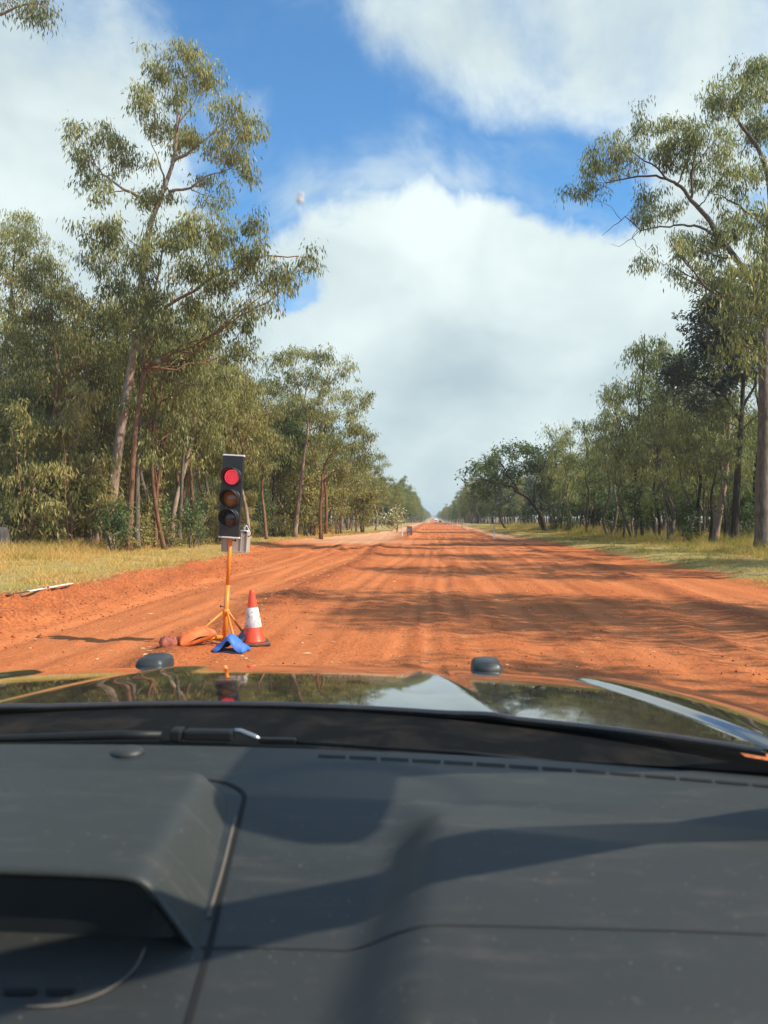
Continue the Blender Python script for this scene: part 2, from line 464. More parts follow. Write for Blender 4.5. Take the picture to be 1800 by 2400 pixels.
# ------------------------------------------------------------------ trees
def leaves_mesh(C, rad, nper, L, W, rng, droop=.85, tint0=None):
    """C (n,3) tuft centres, rad tuft radius; long hanging leaves, one folded quad each"""
    n = len(C) * nper
    c = np.repeat(C, nper, 0)
    off = rng.normal(size=(n, 3)) * np.array([.55, .55, .5]) * (np.repeat(rad, nper)[:, None] if np.ndim(rad) else rad)
    p = c + off
    a = rng.uniform(0, 2 * np.pi, n)
    outw = off[:, :2] / (np.linalg.norm(off[:, :2], axis=1, keepdims=True) + 1e-6)
    hx = np.cos(a) * .8 + outw[:, 0] * .7; hy = np.sin(a) * .8 + outw[:, 1] * .7
    d = np.stack([hx * (1.15 - droop), hy * (1.15 - droop), -droop + rng.normal(size=n) * .33], -1)
    d /= np.linalg.norm(d, axis=1, keepdims=True)
    s = np.cross(d, rng.normal(size=(n, 3))); s /= np.linalg.norm(s, axis=1, keepdims=True) + 1e-9
    nn = np.cross(d, s)
    l = (L * rng.uniform(.65, 1.3, n))[:, None]; wd = (W * rng.uniform(.7, 1.3, n))[:, None]
    V = np.stack([p, p + d * l * .45 + s * wd * .5 + nn * wd * .15, p + d * l + nn * l * .12, p + d * l * .45 - s * wd * .5 + nn * wd * .15], 1).reshape(-1, 3)
    F = np.arange(4 * n).reshape(-1, 4)
    t0 = rng.uniform(.18, .62, len(C)) if tint0 is None else tint0
    tint = np.clip(np.repeat(t0, nper) + rng.normal(size=n) * .17, 0, 1)
    tint[rng.random(n) < .03] = 1
    return V, F, tint

DENS = 1.45
def bez(a, b, c, n):
    return [a * (1 - t) ** 2 + b * 2 * t * (1 - t) + c * t * t for t in [i / n for i in range(n + 1)]]

def grow(trunk, r0, r1, blobs, rng, leaf=(.2, .036), per=34, tuft=.34, cover=1.0, limbs=(), droop=.85, subs=None, low=.3):
    """returns wood MB and (V,F,tint). trunk = Vectors; blobs = (centre, (rx,ry,rz)); limbs = (points, ra, rb) drawn as given"""
    mb = MB()
    trunk = [Vector(p) for p in trunk]
    # resample the trunk smoothly with a little waver
    pts = []
    for i in range(len(trunk) - 1):
        p0 = trunk[max(i - 1, 0)]; p1 = trunk[i]; p2 = trunk[i + 1]; p3 = trunk[min(i + 2, len(trunk) - 1)]
        for k in range(4):
            t = k / 4
            pts.append(.5 * ((2 * p1) + (p2 - p0) * t + (2 * p0 - 5 * p1 + 4 * p2 - p3) * t * t + (3 * p1 - p0 - 3 * p2 + p3) * t ** 3))
    pts.append(trunk[-1])
    n = len(pts)
    rad = [r0 + (r1 - r0) * (i / (n - 1)) ** .7 for i in range(n)]
    rad[0] *= 1.35
    if n > 2: rad[1] *= 1.06
    mb.tube(pts, rad, 9)
    nodes = [(p, r) for p, r in zip(pts, rad)][int(n * low):]
    for (lp, ra, rb) in limbs:
        lp = [Vector(p) for p in lp]; q = []
        for i in range(len(lp) - 1):
            for k in range(3): q.append(lp[i].lerp(lp[i + 1], k / 3) + Vector(rng.normal(size=3)) * .03)
        q.append(lp[-1])
        rr = [ra + (rb - ra) * i / (len(q) - 1) for i in range(len(q))]
        mb.tube(q, rr, 7)
        nodes += list(zip(q, rr))
    centres = []; tints = []
    for (c, rd) in blobs:
        c = Vector(c); rx, ry, rz = rd
        best = None
        for (p, r) in nodes:
            h = math.hypot(p.x - c.x, p.y - c.y); want = c.z - .55 * h - .3 * rz
            cost = (p - c).length + 2.2 * max(0, p.z - want) + .35 * max(0, want - p.z)
            if best is None or cost < best[0]: best = (cost, p, r)
        _, p, r = best
        end = c + Vector((0, 0, .15 * rz))
        ln = (end - p).length
        rl = max(.014, min(r * .62, .018 + .012 * ln))
        ctrl = p.lerp(end, .45) + Vector((rng.normal() * .1 * ln, rng.normal() * .1 * ln, (-.10 + .1 * rng.normal()) * ln))
        q = bez(p, ctrl, end, 7)
        q = [v + (Vector(rng.normal(size=3)) * .018 * ln if 0 < i < 7 else Vector()) for i, v in enumerate(q)]
        mb.tube(q, [rl * (1 - .72 * i / 7) for i in range(8)], 6)
        ns = subs or max(5, int(7 * (rx * rz) ** .4))
        btint = rng.uniform(.22, .55)
        for k in range(ns):
            g = rng.normal(size=3); g /= np.linalg.norm(g); g *= rng.uniform(.45, 1.0)
            if g[2] < -.5: g[2] *= .5
            e = c + Vector((g[0] * rx, g[1] * ry, g[2] * rz))
            st = q[rng.integers(3, 8)]
            md = st.lerp(e, .5) + Vector(rng.normal(size=3)) * .12 * (e - st).length
            sq = bez(st, md, e, 4)
            mb.tube(sq, [max(.006, rl * .33 * (1 - .7 * i / 4)) for i in range(5)], 4, False)
            area = rx * rz * 3.1 / ns
            nt = max(2, int(DENS * cover * 2.1 * area / (tuft * tuft * 3.1) + .5))
            for j in range(nt):
                t = rng.uniform(.55, 1.08); base = st.lerp(e, t)
                sp = .28 * min(rx, rz) + .1
                centres.append(np.array(base) + rng.normal(size=3) * sp * np.array([1, 1, .8]))
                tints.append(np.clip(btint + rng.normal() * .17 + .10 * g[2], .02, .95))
    C = np.array(centres)
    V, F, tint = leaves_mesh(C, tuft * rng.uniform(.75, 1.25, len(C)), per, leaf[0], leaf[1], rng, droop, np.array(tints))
    return mb, V, F, tint

def tree_object(name, origin, data, bark, leafm, label, cat='tree', group=None, rz=0.0):
    mb, V, F, tint = data
    root = empty(name, origin, rz, label, cat, group)
    mb.build('trunk', bark, root, True)
    mesh_obj('crown', V, F, leafm, root, False, {'tint': ('FACE', tint)})
    return root

def copy_tree(root, loc, rz, sc, label, group=None, cat=None, name=None):
    r = root.copy(); COL.objects.link(r)
    if name: r.name = name
    r.location = loc; r.rotation_euler = (0, 0, rz); r.scale = sc
    r['label'] = label
    if group: r['group'] = group
    elif 'group' in r: del r['group']
    if cat: r['category'] = cat
    for ch in root.children:
        c = ch.copy(); COL.objects.link(c); c.parent = r
    return r

def hero(name, Y, base_px, trunk_px, r0, r1, blobs_px, bark, leafm, label, seed, depth=.8, limbs_px=(), **kw):
    """trunk and foliage measured off the photograph at distance Y, with depth of its own"""
    rg = np.random.default_rng(seed)
    b = PY(base_px[0], base_px[1], Y); b.z = gz(b.x, b.y) - .08
    loc = lambda q: PY(q[0], q[1], Y + (q[2] if len(q) > 2 else 0)) - b
    trunk = [Vector((0, 0, 0))] + [loc(q) for q in trunk_px]
    s = Y / 1800
    blobs = []
    for q in blobs_px:
        u, v, rx, rz = q[:4]
        dy = q[4] if len(q) > 4 else rg.uniform(-1, 1) * depth
        blobs.append((loc((u, v, dy)), (rx * s, (rx + rz) * .5 * s, rz * s)))
    limbs = [([loc(q) for q in lp], ra, rb) for lp, ra, rb in limbs_px]
    return tree_object(name, b, grow(trunk, r0, r1, blobs, rg, limbs=limbs, **kw), bark, leafm, label)

# the tall gum that stands above all others on the left
hero('gum_tree', 33, (258, 1285), [(262, 1180), (282, 1020), (318, 800), (335, 640), (352, 530), (385, 440), (408, 370), (416, 290), (414, 200)], .30, .035,
     [(430, 135, 60, 36), (375, 165, 50, 38), (480, 180, 55, 42), (540, 250, 48, 36), (572, 295, 36, 45), (340, 210, 32, 34), (330, 245, 30, 26), (430, 225, 50, 24),
      (400, 320, 52, 34), (365, 290, 36, 28), (455, 325, 44, 30), (520, 340, 44, 34), (560, 370, 40, 28), (240, 310, 46, 28), (180, 305, 36, 16), (205, 370, 30, 50), (270, 370, 42, 36),
      (212, 420, 24, 34), (330, 380, 34, 22), (380, 455, 48, 24), (486, 425, 26, 30), (500, 470, 30, 26), (590, 410, 16, 12), (340, 470, 30, 18), (225, 450, 22, 20)],
     BARK_PALE, LEAF_GUM, 'tallest gum on the left, its open crown standing alone against the sky', 11, depth=1.6,
     limbs_px=[([(352, 490), (330, 465), (295, 445), (255, 420), (235, 400)], .09, .03), ([(395, 450), (445, 440), (485, 415), (540, 395, .5)], .07, .02),
               ([(400, 385), (450, 350), (500, 310), (540, 270)], .08, .02), ([(414, 300), (440, 260), (480, 210)], .05, .015), ([(385, 430), (375, 380), (350, 320)], .05, .015)],
     leaf=(.25, .050), per=34, cover=1.2, low=.62, tuft=.31)
hero('gum_tree', 31, (300, 1287), [(308, 1150), (318, 1000), (333, 900), (340, 830), (350, 740), (370, 650), (385, 560)], .15, .03,
     [(230, 540, 42, 34), (205, 590, 30, 26), (260, 520, 30, 24), (330, 600, 55, 40), (400, 540, 60, 40), (470, 540, 55, 40), (540, 560, 55, 42), (600, 600, 55, 40), (650, 630, 45, 42), (722, 605, 24, 24),
      (690, 660, 22, 26), (590, 510, 26, 22), (430, 620, 60, 45), (350, 680, 60, 45), (280, 670, 45, 40), (520, 650, 60, 45), (610, 700, 40, 30), (450, 720, 60, 45), (380, 770, 60, 45), (540, 740, 55, 45),
      (300, 740, 40, 30), (480, 810, 60, 42), (420, 860, 55, 40), (560, 820, 45, 38), (520, 890, 45, 35), (240, 620, 30, 30), (250, 590, 30, 30)],
     BARK_RED, LEAF_GUM, 'thin red-barked gum whose wide lower canopy fills the left wood beside the tallest gum', 12, depth=2.6,
     limbs_px=[([(340, 830), (318, 790), (300, 745), (275, 690)], .07, .02), ([(350, 745), (420, 700), (520, 640), (620, 600, .8), (700, 600, 1)], .08, .02), ([(345, 790), (400, 740), (460, 700)], .035, .012)],
     leaf=(.25, .050), per=34, cover=1.5, low=.5, tuft=.32)
hero('gum_tree', 34, (322, 1282), [(322, 1100), (330, 960), (325, 820), (318, 740)], .14, .04,
     [(330, 700, 50, 40), (290, 760, 40, 36), (370, 760, 50, 40), (330, 820, 50, 35), (250, 800, 40, 35)], BARK_GREY, LEAF_GUM,
     'grey straight gum trunk just right of the thin red-barked gum', 13, depth=1.2, leaf=(.22, .042), per=30)
hero('gum_tree', 36, (366, 1275), [(366, 1180), (378, 1080), (398, 980), (420, 900), (440, 850)], .11, .03,
     [(440, 830, 45, 40), (410, 900, 40, 40), (470, 900, 45, 40), (380, 870, 35, 35), (440, 960, 35, 30)], BARK_RED, LEAF_GUM,
     'leaning forked red-brown gum left of the traffic light', 14, depth=1.0,
     limbs_px=[([(368, 1150), (362, 1080), (372, 980), (380, 900)], .07, .02)], leaf=(.22, .042), per=30)
hero('gum_tree', 40, (420, 1262), [(424, 1180), (430, 1060), (436, 960), (445, 850)], .14, .03,
     [(450, 800, 55, 40), (410, 850, 45, 40), (500, 850, 50, 40), (470, 930, 45, 40), (430, 990, 35, 26), (540, 930, 40, 40)], BARK_GREY, LEAF_GUM,
     'gum with straight brown trunk standing just left of the traffic light head', 15, depth=1.3, leaf=(.23, .044), per=30)
# left edge
hero('gum_tree', 34, (100, 1290), [(108, 1160), (118, 1050), (128, 960), (135, 880), (125, 780), (118, 700)], .13, .03,
     [(60, 640, 60, 40), (120, 620, 60, 40), (170, 690, 45, 45), (40, 720, 50, 45), (110, 720, 60, 50), (190, 780, 40, 45), (60, 800, 50, 45), (130, 810, 55, 45), (20, 650, 45, 40), (160, 860, 45, 40), (80, 880, 40, 35)],
     BARK_RED, LEAF_GOLD, 'dark-limbed golden-leaved gum near the left picture edge', 16, depth=1.6, leaf=(.22, .042), per=32,
     limbs_px=[([(128, 950), (150, 880), (200, 850), (230, 790)], .06, .02), ([(130, 900), (90, 850), (40, 820)], .05, .02)])
hero('gum_tree', 44, (-40, 1275), [(-20, 1000), (20, 760), (30, 640), (40, 560)], .2, .03,
     [(40, 530, 50, 40), (80, 560, 45, 40), (10, 560, 45, 45), (120, 610, 40, 28), (150, 640, 36, 22), (30, 620, 55, 45), (90, 660, 45, 40), (-30, 600, 50, 60), (70, 510, 30, 22), (-40, 700, 50, 60)],
     BARK_GREY, LEAF_GUM, 'tall airy gum behind the golden-leaved one at the left picture edge', 17, depth=1.6, leaf=(.25, .048), per=30)
# mid distance left
hero('gum_tree', 58, (690, 1256), [(702, 1160), (714, 1060), (722, 1000), (714, 940), (722, 900)], .19, .04,
     [(650, 840, 42, 30), (700, 830, 42, 28), (760, 830, 42, 28), (800, 860, 30, 28), (690, 880, 45, 34), (750, 890, 50, 38), (800, 920, 42, 32), (850, 935, 26, 16), (840, 965, 24, 18), (760, 950, 50, 36), (820, 980, 36, 28),
      (640, 900, 38, 38), (690, 950, 40, 36), (860, 930, 16, 10), (780, 1000, 45, 30)],
     BARK_PALE, LEAF_GUM, 'pale leaning gum with fan-shaped crown right of the traffic light', 18, depth=2.0, leaf=(.27, .055), per=26,
     limbs_px=[([(714, 960), (700, 910), (690, 870)], .08, .03), ([(722, 990), (760, 900), (775, 860)], .07, .02), ([(718, 1010), (770, 985), (830, 960)], .06, .02)])
hero('dense_tree', 60, (640, 1256), [(640, 1180), (642, 1100), (645, 1020)], .17, .05,
     [(650, 980, 45, 40), (690, 960, 35, 35), (640, 1030, 45, 40), (700, 1030, 45, 42), (660, 1070, 45, 30), (620, 990, 30, 36)], BARK_DARK, LEAF_GREEN,
     'dense darker green tree tucked behind the pale leaning gum', 19, depth=1.3, leaf=(.24, .10), per=26, droop=.5)
hero('gum_tree', 57, (752, 1256), [(752, 1180), (758, 1110), (765, 1080), (790, 1050), (810, 1020)], .14, .03,
     [(830, 1000, 32, 26), (860, 1020, 26, 24), (800, 1050, 36, 26), (850, 1060, 36, 26), (770, 1040, 34, 28)], BARK_RED, LEAF_GUM,
     'twin-stemmed red gum right of the pale leaning gum', 20, depth=1.2, leaf=(.27, .055), per=26,
     limbs_px=[([(764, 1250), (766, 1180), (760, 1110)], .13, .1), ([(752, 1250), (752, 1180), (757, 1110)], .12, .1)])
# overhanging spray at the top left corner, from a tree that stands outside the picture
hero('gum_tree', 24, (-330, 1330), [(-330, 1000), (-320, 600), (-290, 300), (-240, 120)], .28, .05,
     [(-240, 60, 90, 70), (-120, 20, 80, 60), (-330, 120, 90, 80), (-200, 200, 70, 60), (10, 5, 30, 16), (80, 5, 24, 16), (110, 40, 18, 24), (60, 15, 14, 16)],
     BARK_PALE, LEAF_GUM, 'gum outside the left edge whose hanging leaf spray enters the top left corner', 21, depth=.8,
     limbs_px=[([(-240, 120), (-120, 50), (0, 30), (60, 8), (105, 12)], .08, .012)], leaf=(.2, .036), per=26, cover=.7, low=.6)
# right side
hero('gum_tree', 38, (1786, 1290), [(1786, 1150), (1790, 1000), (1790, 850), (1792, 700), (1794, 600), (1806, 500), (1800, 416), (1776, 347), (1738, 296), (1716, 262)], .36, .05,
     [(1745, 165, 50, 32), (1700, 205, 46, 38), (1775, 220, 50, 45), (1720, 255, 45, 36), (1668, 245, 28, 34), (1690, 310, 34, 26), (1680, 360, 42, 34), (1700, 410, 36, 36), (1760, 330, 36, 40), (1790, 150, 36, 36), (1800, 300, 40, 60),
      (1560, 285, 56, 30), (1500, 300, 44, 28), (1440, 320, 36, 26), (1390, 350, 26, 26), (1600, 320, 44, 36), (1540, 350, 52, 30), (1480, 365, 44, 26), (1630, 330, 32, 40), (1400, 395, 36, 26), (1440, 400, 32, 20), (1355, 450, 22, 16),
      (1390, 432, 30, 16), (1580, 380, 36, 28), (1630, 390, 20, 20), (1520, 455, 32, 30), (1500, 500, 26, 22), (1540, 500, 26, 22), (1575, 495, 20, 24), (1650, 430, 26, 28), (1700, 500, 42, 30), (1730, 440, 34, 24), (1775, 390, 36, 40),
      (1570, 570, 38, 28), (1530, 610, 28, 24), (1620, 570, 46, 34), (1580, 630, 40, 30), (1680, 580, 52, 36), (1740, 550, 40, 36), (1650, 640, 50, 34), (1720, 650, 50, 40), (1780, 560, 30, 50), (1690, 540, 30, 24)],
     BARK_GREY, LEAF_RIGHT, 'huge gum at the right edge whose bare limb reaches out over the road', 31, depth=1.8,
     limbs_px=[([(1794, 720), (1750, 640), (1676, 540), (1648, 500), (1620, 467), (1595, 437), (1572, 423), (1537, 412), (1477, 413), (1420, 429)], .15, .025), ([(1620, 467), (1622, 420), (1624, 385), (1629, 350), (1640, 330)], .07, .02),
               ([(1560, 418), (1530, 385), (1480, 355), (1430, 335)], .05, .015), ([(1700, 572), (1664, 545), (1629, 527), (1600, 528), (1569, 530), (1502, 538), (1465, 508), (1440, 530), (1411, 552)], .075, .008), ([(1502, 538), (1480, 560), (1450, 580), (1432, 571)], .02, .006),
               ([(1800, 512), (1756, 499), (1720, 475), (1700, 465), (1660, 452)], .07, .015), ([(1790, 700), (1770, 660), (1764, 620)], .1, .03)],
     leaf=(.25, .049), per=34, cover=1.0, low=.55, tuft=.31)
hero('dense_tree', 43, (1722, 1283), [(1725, 1180), (1732, 1060), (1738, 980), (1742, 900), (1750, 820)], .24, .08,
     [(1690, 690, 55, 40), (1740, 700, 50, 45), (1650, 730, 42, 40), (1700, 760, 60, 46), (1760, 780, 46, 50), (1640, 800, 45, 36), (1610, 880, 45, 30), (1580, 900, 36, 30), (1680, 840, 60, 46), (1740, 870, 50, 46), (1620, 930, 36, 30), (1690, 920, 46, 34), (1590, 860, 30, 24), (1780, 700, 36, 60)],
     BARK_DARK, LEAF_DARK, 'dark-leaved tree with black trunk left of the huge right gum', 32, depth=1.6, leaf=(.21, .095), per=36, droop=.45, cover=1.5,
     limbs_px=[([(1738, 990), (1700, 930), (1650, 890), (1600, 880)], .1, .03), ([(1740, 960), (1770, 900), (1780, 840)], .09, .03), ([(1735, 1010), (1760, 985), (1800, 955)], .06, .02)])
hero('gum_tree', 45, (1672, 1280), [(1690, 1180), (1702, 1100), (1708, 1000), (1712, 900), (1700, 780)], .24, .06,
     [(1690, 1000, 50, 40), (1650, 960, 45, 40), (1740, 1000, 50, 45), (1600, 1000, 40, 36), (1700, 940, 50, 40)], BARK_PALE, LEAF_RIGHT,
     'pale grey leaning gum trunk just left of the black-trunked tree', 33, depth=1.5, leaf=(.24, .046), per=26)
hero('spreading_tree', 82, (1278, 1246), [(1268, 1210), (1252, 1185), (1235, 1165), (1205, 1150)], .32, .14,
     [(1120, 1100, 32, 24), (1150, 1080, 34, 26), (1190, 1060, 38, 26), (1230, 1050, 34, 28), (1110, 1140, 26, 20), (1150, 1130, 36, 26), (1190, 1120, 34, 30), (1250, 1090, 38, 30), (1280, 1060, 36, 30), (1220, 1100, 36, 24), (1130, 1165, 22, 12), (1270, 1130, 30, 26), (1300, 1100, 30, 30), (1240, 1205, 26, 10)],
     BARK_DARK, LEAF_GREEN, 'dark spreading tree with leaning trunk reaching toward the road on the right', 34, depth=2.4, leaf=(.34, .13), per=24, tuft=.5, droop=.5, low=.5,
     limbs_px=[([(1235, 1165), (1200, 1140), (1160, 1130), (1125, 1120)], .16, .05), ([(1250, 1180), (1255, 1130), (1270, 1090)], .15, .05), ([(1215, 1150), (1190, 1110), (1170, 1080)], .12, .04)])

# prototypes for the rest of the wood
def proto_gum(seed, H, r0, nb, spread, bark, leafm, name='gum_tree', crown_from=.5, leaf=(.28, .058), per=24, tuft=.37, cover=.72, droop=.85, brad=(.8, 1.35), fork=False):
    rg = np.random.default_rng(seed)
    pts = [Vector((0, 0, 0))]
    dr = rg.normal(size=2) * .06
    for i in range(1, 7):
        pts.append(Vector((dr[0] * H * i / 6 + rg.normal() * .018 * H, dr[1] * H * i / 6 + rg.normal() * .018 * H, H * .86 * i / 6)))
    blobs = []
    for k in range(nb):
        t = crown_from + (1 - crown_from) * ((k + .5) / nb) ** .9
        a = k * 2.4 + rg.normal() * .4
        wdt = spread * (math.sin(math.pi * min(1, max(.0, (t - crown_from) / (1 - crown_from)) * .82 + .16))) * rg.uniform(.45, 1.05)
        i = t * .93 * 6; j = min(int(i), 5); base = pts[j].lerp(pts[j + 1], min(1, i - j))
        s = rg.uniform(*brad)
        blobs.append((base + Vector((math.cos(a) * wdt, math.sin(a) * wdt, rg.normal() * .3 + (.55 if t > .9 else 0))), (s, s, s * rg.uniform(.6, .9))))
    limbs = []
    if fork:
        p = pts[2]; a = rg.uniform(0, 6.28)
        limbs.append(([p, p + Vector((math.cos(a) * .6, math.sin(a) * .6, H * .15)), p + Vector((math.cos(a) * 1.1, math.sin(a) * 1.1, H * .4))], r0 * .6, .03))
    d = grow(pts, r0, .03, blobs, rg, leaf=leaf, per=per, tuft=tuft, cover=cover, droop=droop, limbs=limbs, low=.35)
    return name, d, bark, leafm

def sapling(seed, H, leafm, bark, leaf=(.2, .075), droop=.5, stems=3, name='sapling', per=22):
    rg = np.random.default_rng(seed)
    pts = [Vector((0, 0, 0))] + [Vector((rg.normal() * .07 * i, rg.normal() * .07 * i, H * i / 4)) for i in range(1, 5)]
    blobs = []
    for k in range(int(H * 2.4)):
        a = k * 2.4; t = rg.uniform(.12, 1.0); wd = (.3 + .75 * (1 - t) + .25) * rg.uniform(.4, 1.1) * H / 5
        s = rg.uniform(.32, .6)
        blobs.append((Vector((math.cos(a) * wd, math.sin(a) * wd, t * H)), (s, s, s * .85)))
    limbs = []
    for k in range(stems - 1):
        a = rg.uniform(0, 6.28)
        limbs.append(([Vector((math.cos(a) * .15, math.sin(a) * .15, 0)), Vector((math.cos(a) * .4, math.sin(a) * .4, H * .4)), Vector((math.cos(a) * .8, math.sin(a) * .8, H * .8))], .04, .015))
    return name, grow(pts, .055, .012, blobs, rg, leaf=leaf, per=per, tuft=.27, cover=.85, limbs=limbs, droop=droop, low=.15, subs=5), bark, leafm

PR = {}
PR['gumA'] = proto_gum(101, 14, .15, 15, 2.3, BARK_GREY, LEAF_GUM)
PR['gumB'] = proto_gum(102, 16, .18, 17, 2.5, BARK_PALE, LEAF_GUM, fork=True)
PR['gumC'] = proto_gum(103, 12, .12, 13, 2.0, BARK_RED, LEAF_GUM, crown_from=.42)
PR['gumD'] = proto_gum(104, 13, .13, 14, 2.2, BARK_RED, LEAF_GOLD, crown_from=.45, fork=True)
PR['gumE'] = proto_gum(105, 15, .16, 16, 2.4, BARK_GREY, LEAF_RIGHT, cover=.55, crown_from=.52, brad=(.65, 1.15))
PR['gumF'] = proto_gum(106, 13, .12, 13, 2.0, BARK_DARK, LEAF_RIGHT, cover=.55, crown_from=.45, brad=(.6, 1.1))
PR['gumG'] = proto_gum(107, 11, .10, 11, 1.8, BARK_GREY, LEAF_RIGHT, cover=.55, crown_from=.42, brad=(.55, 1.0))
PR['dense'] = proto_gum(108, 11, .16, 16, 2.6, BARK_DARK, LEAF_DARK, 'dense_tree', .35, (.24, .10), 26, .42, 1.0, .5)
PR['green'] = proto_gum(109, 10, .13, 14, 2.2, BARK_DARK, LEAF_GREEN, 'dense_tree', .32, (.24, .10), 24, .42, .95, .5)
PR['sapA'] = sapling(201, 5.5, LEAF_GOLD, BARK_RED)
PR['sapB'] = sapling(202, 4.2, LEAF_GOLD, BARK_GREY, stems=4)
PR['sapC'] = sapling(203, 6.5, LEAF_GOLD, BARK_RED, leaf=(.24, .05), droop=.8, stems=2)
PR['sapD'] = sapling(204, 4.0, LEAF_GREEN, BARK_GREY, stems=4)
PR['shrubA'] = sapling(205, 2.2, LEAF_GOLD, BARK_GREY, stems=5, name='shrub')
PR['shrubB'] = sapling(206, 2.0, LEAF_GREEN, BARK_GREY, stems=5, name='shrub')

proto_root = {}
def place(kind, x, y, rz, s, label, group, sz=None, name=None):
    loc = (x, y, gz(x, y) - .06)
    sc = (s, s, sz or s)
    if kind not in proto_root:
        nm, data, bk, lf = PR[kind]
        r = tree_object(name or nm, loc, data, bk, lf, label, 'shrub' if nm == 'shrub' else 'tree', group, rz)
        r.scale = sc
        proto_root[kind] = r
        return r
    return copy_tree(proto_root[kind], loc, rz, sc, label, group)

def inframe(x, y, m=2.5):
    d = CM.transposed() @ (Vector((x, y, 1.65)) - EYE)
    return d.z < 0 and abs(d.x / -d.z) < .5 + m / max(-d.z, 1)

rg = np.random.default_rng(5)
HH = {'gumA': 14, 'gumB': 16, 'gumC': 12, 'gumD': 13, 'gumE': 15, 'gumF': 13, 'gumG': 11, 'dense': 11, 'green': 10, 'sapA': 5.5, 'sapB': 4.2, 'sapC': 6.5, 'sapD': 4, 'shrubA': 2.2, 'shrubB': 2.0}
# trees of the front rows, one by one: kind, base pixel, distance, height in metres, label
FRONT = [
    ('gumC', 445, 48, 15, 'slim red-barked gum directly behind the traffic light head'),
    ('gumA', 500, 52, 14, 'grey gum behind the right side of the traffic light'),
    ('gumB', 560, 56, 15, 'slender gum with crooked stem between traffic light and pale leaning gum'),
    ('gumD', 605, 62, 13.5, 'golden gum left of the dense darker green tree'),
    ('gumC', 735, 64, 12, 'slim red gum right behind the pale leaning gum'),
    ('gumA', 800, 72, 12, 'grey gum beyond the twin-stemmed red gum'),
    ('gumD', 835, 80, 11, 'golden gum where the left wood starts to shrink with distance'),
    ('gumB', 880, 92, 11, 'pale-limbed gum near the far end of the left wood'),
    ('gumD', 205, 37, 15, 'golden gum behind the saplings between left edge and tallest gum'),
    ('gumC', 160, 40, 14, 'thin red gum rising from the golden saplings on the left'),
    ('gumA', 30, 46, 17, 'grey gum deep in the wood at the left edge'),
    ('gumC', 345, 43, 14, 'thin red stem behind the leaning forked gum'),
    ('gumC', 318, 38, 15, 'thin straight gum stem immediately right of the grey straight trunk'),
    ('gumA', 352, 39, 14, 'slender pale stem left of the leaning forked gum'),
    ('gumB', 400, 41, 15, 'pale slim gum between the forked gum and the brown trunk by the light'),
    ('gumC', 470, 44, 14, 'slim reddish stem seen just left of the signal mast'),
    ('gumB', 585, 50, 14, 'pale slim gum a little right of the signal'),
    ('gumC', 625, 53, 13, 'slim reddish gum halfway between signal and pale leaning gum'),
    ('gumB', 140, 37, 15, 'pale slim gum behind the feathery sapling'),
    ('gumB', 225, 39, 15, 'pale slim gum just left of the tallest gum'),
    ('gumE', 1540, 56, 16, 'tall grey gum right of the tall narrow gum'),
    ('gumF', 1640, 52, 15, 'tall dark gum filling in below the long bare limb'),
    ('gumF', 1755, 52, 17, 'tall gum between the black trunk and the huge gum'),
    ('gumE', 1568, 47, 13.5, 'slim dark-stemmed gum standing forward on the right verge'),
    ('gumF', 1505, 55, 16.5, 'tall narrow gum at the peak of the right wood, left of the dark-leaved tree'),
    ('gumE', 1430, 60, 14, 'pale forked gum in the middle of the right wood'),
    ('gumF', 1375, 66, 11.5, 'thin two-stemmed dark gum left of the pale forked gum on the right'),
    ('gumG', 1335, 72, 11, 'bushy gum right of the dark spreading tree'),
    ('gumG', 1460, 52, 10, 'small gum in front of the tall narrow gum on the right'),
    ('gumE', 1610, 50, 13.5, 'green gum under the limb of the huge right gum'),
    ('gumG', 1645, 56, 11, 'small gum behind the pale grey leaning trunk on the right'),
    ('green', 1390, 76, 10, 'leafy green tree behind the thin two-stemmed dark gum'),
    ('dense', 1185, 104, 11, 'dark round tree beyond the spreading tree on the right'),
]
taken = []
for i, (k, u, Y, H, lb) in enumerate(FRONT):
    p = PY(u, 1250, Y)
    place(k, p.x, p.y, rg.uniform(0, 6.28), H / HH[k], lb, None)
    taken.append((p.x, p.y))
# golden saplings and shrubs along the left verge
SAP = [('sapA', 30, 33, 6.5, 'golden broad-leaved sapling at the left picture edge'), ('sapB', 120, 32, 6.0, 'bushy golden sapling right of the left-edge sapling'), ('sapC', 165, 31, 7.5, 'feathery long-leaved sapling with reddish stem on the left'),
       ('sapB', 205, 33, 5.5, 'golden sapling just left of the tallest gum'), ('sapA', 245, 35, 5.5, 'yellowish sapling at the foot of the tallest gum'), ('sapC', 75, 30, 6.5, 'feathery sapling in front of the dark-limbed golden gum'),
       ('sapA', 655, 64, 6.5, 'golden sapling left of the pale leaning gum foot'), ('sapB', 720, 62, 6, 'golden bushy sapling right of the pale leaning gum foot'), ('sapA', 790, 68, 6.5, 'golden sapling beside the twin-stemmed red gum'), ('sapB', 850, 76, 6.5, 'olive sapling near the pale roadside clearing'),
       ('sapD', 1745, 44, 3.4, 'bright green shrubby sapling between the black-trunked tree and huge right gum'), ('sapD', 1615, 60, 4, 'light green sapling below the right wood canopy'), ('sapB', 590, 60, 5, 'brownish sapling behind the traffic light on its right')]
for (k, u, Y, H, lb) in SAP:
    p = PY(u, 1260, Y)
    place(k, p.x, p.y, rg.uniform(0, 6.28), H / HH[k], lb, None)
    taken.append((p.x, p.y))
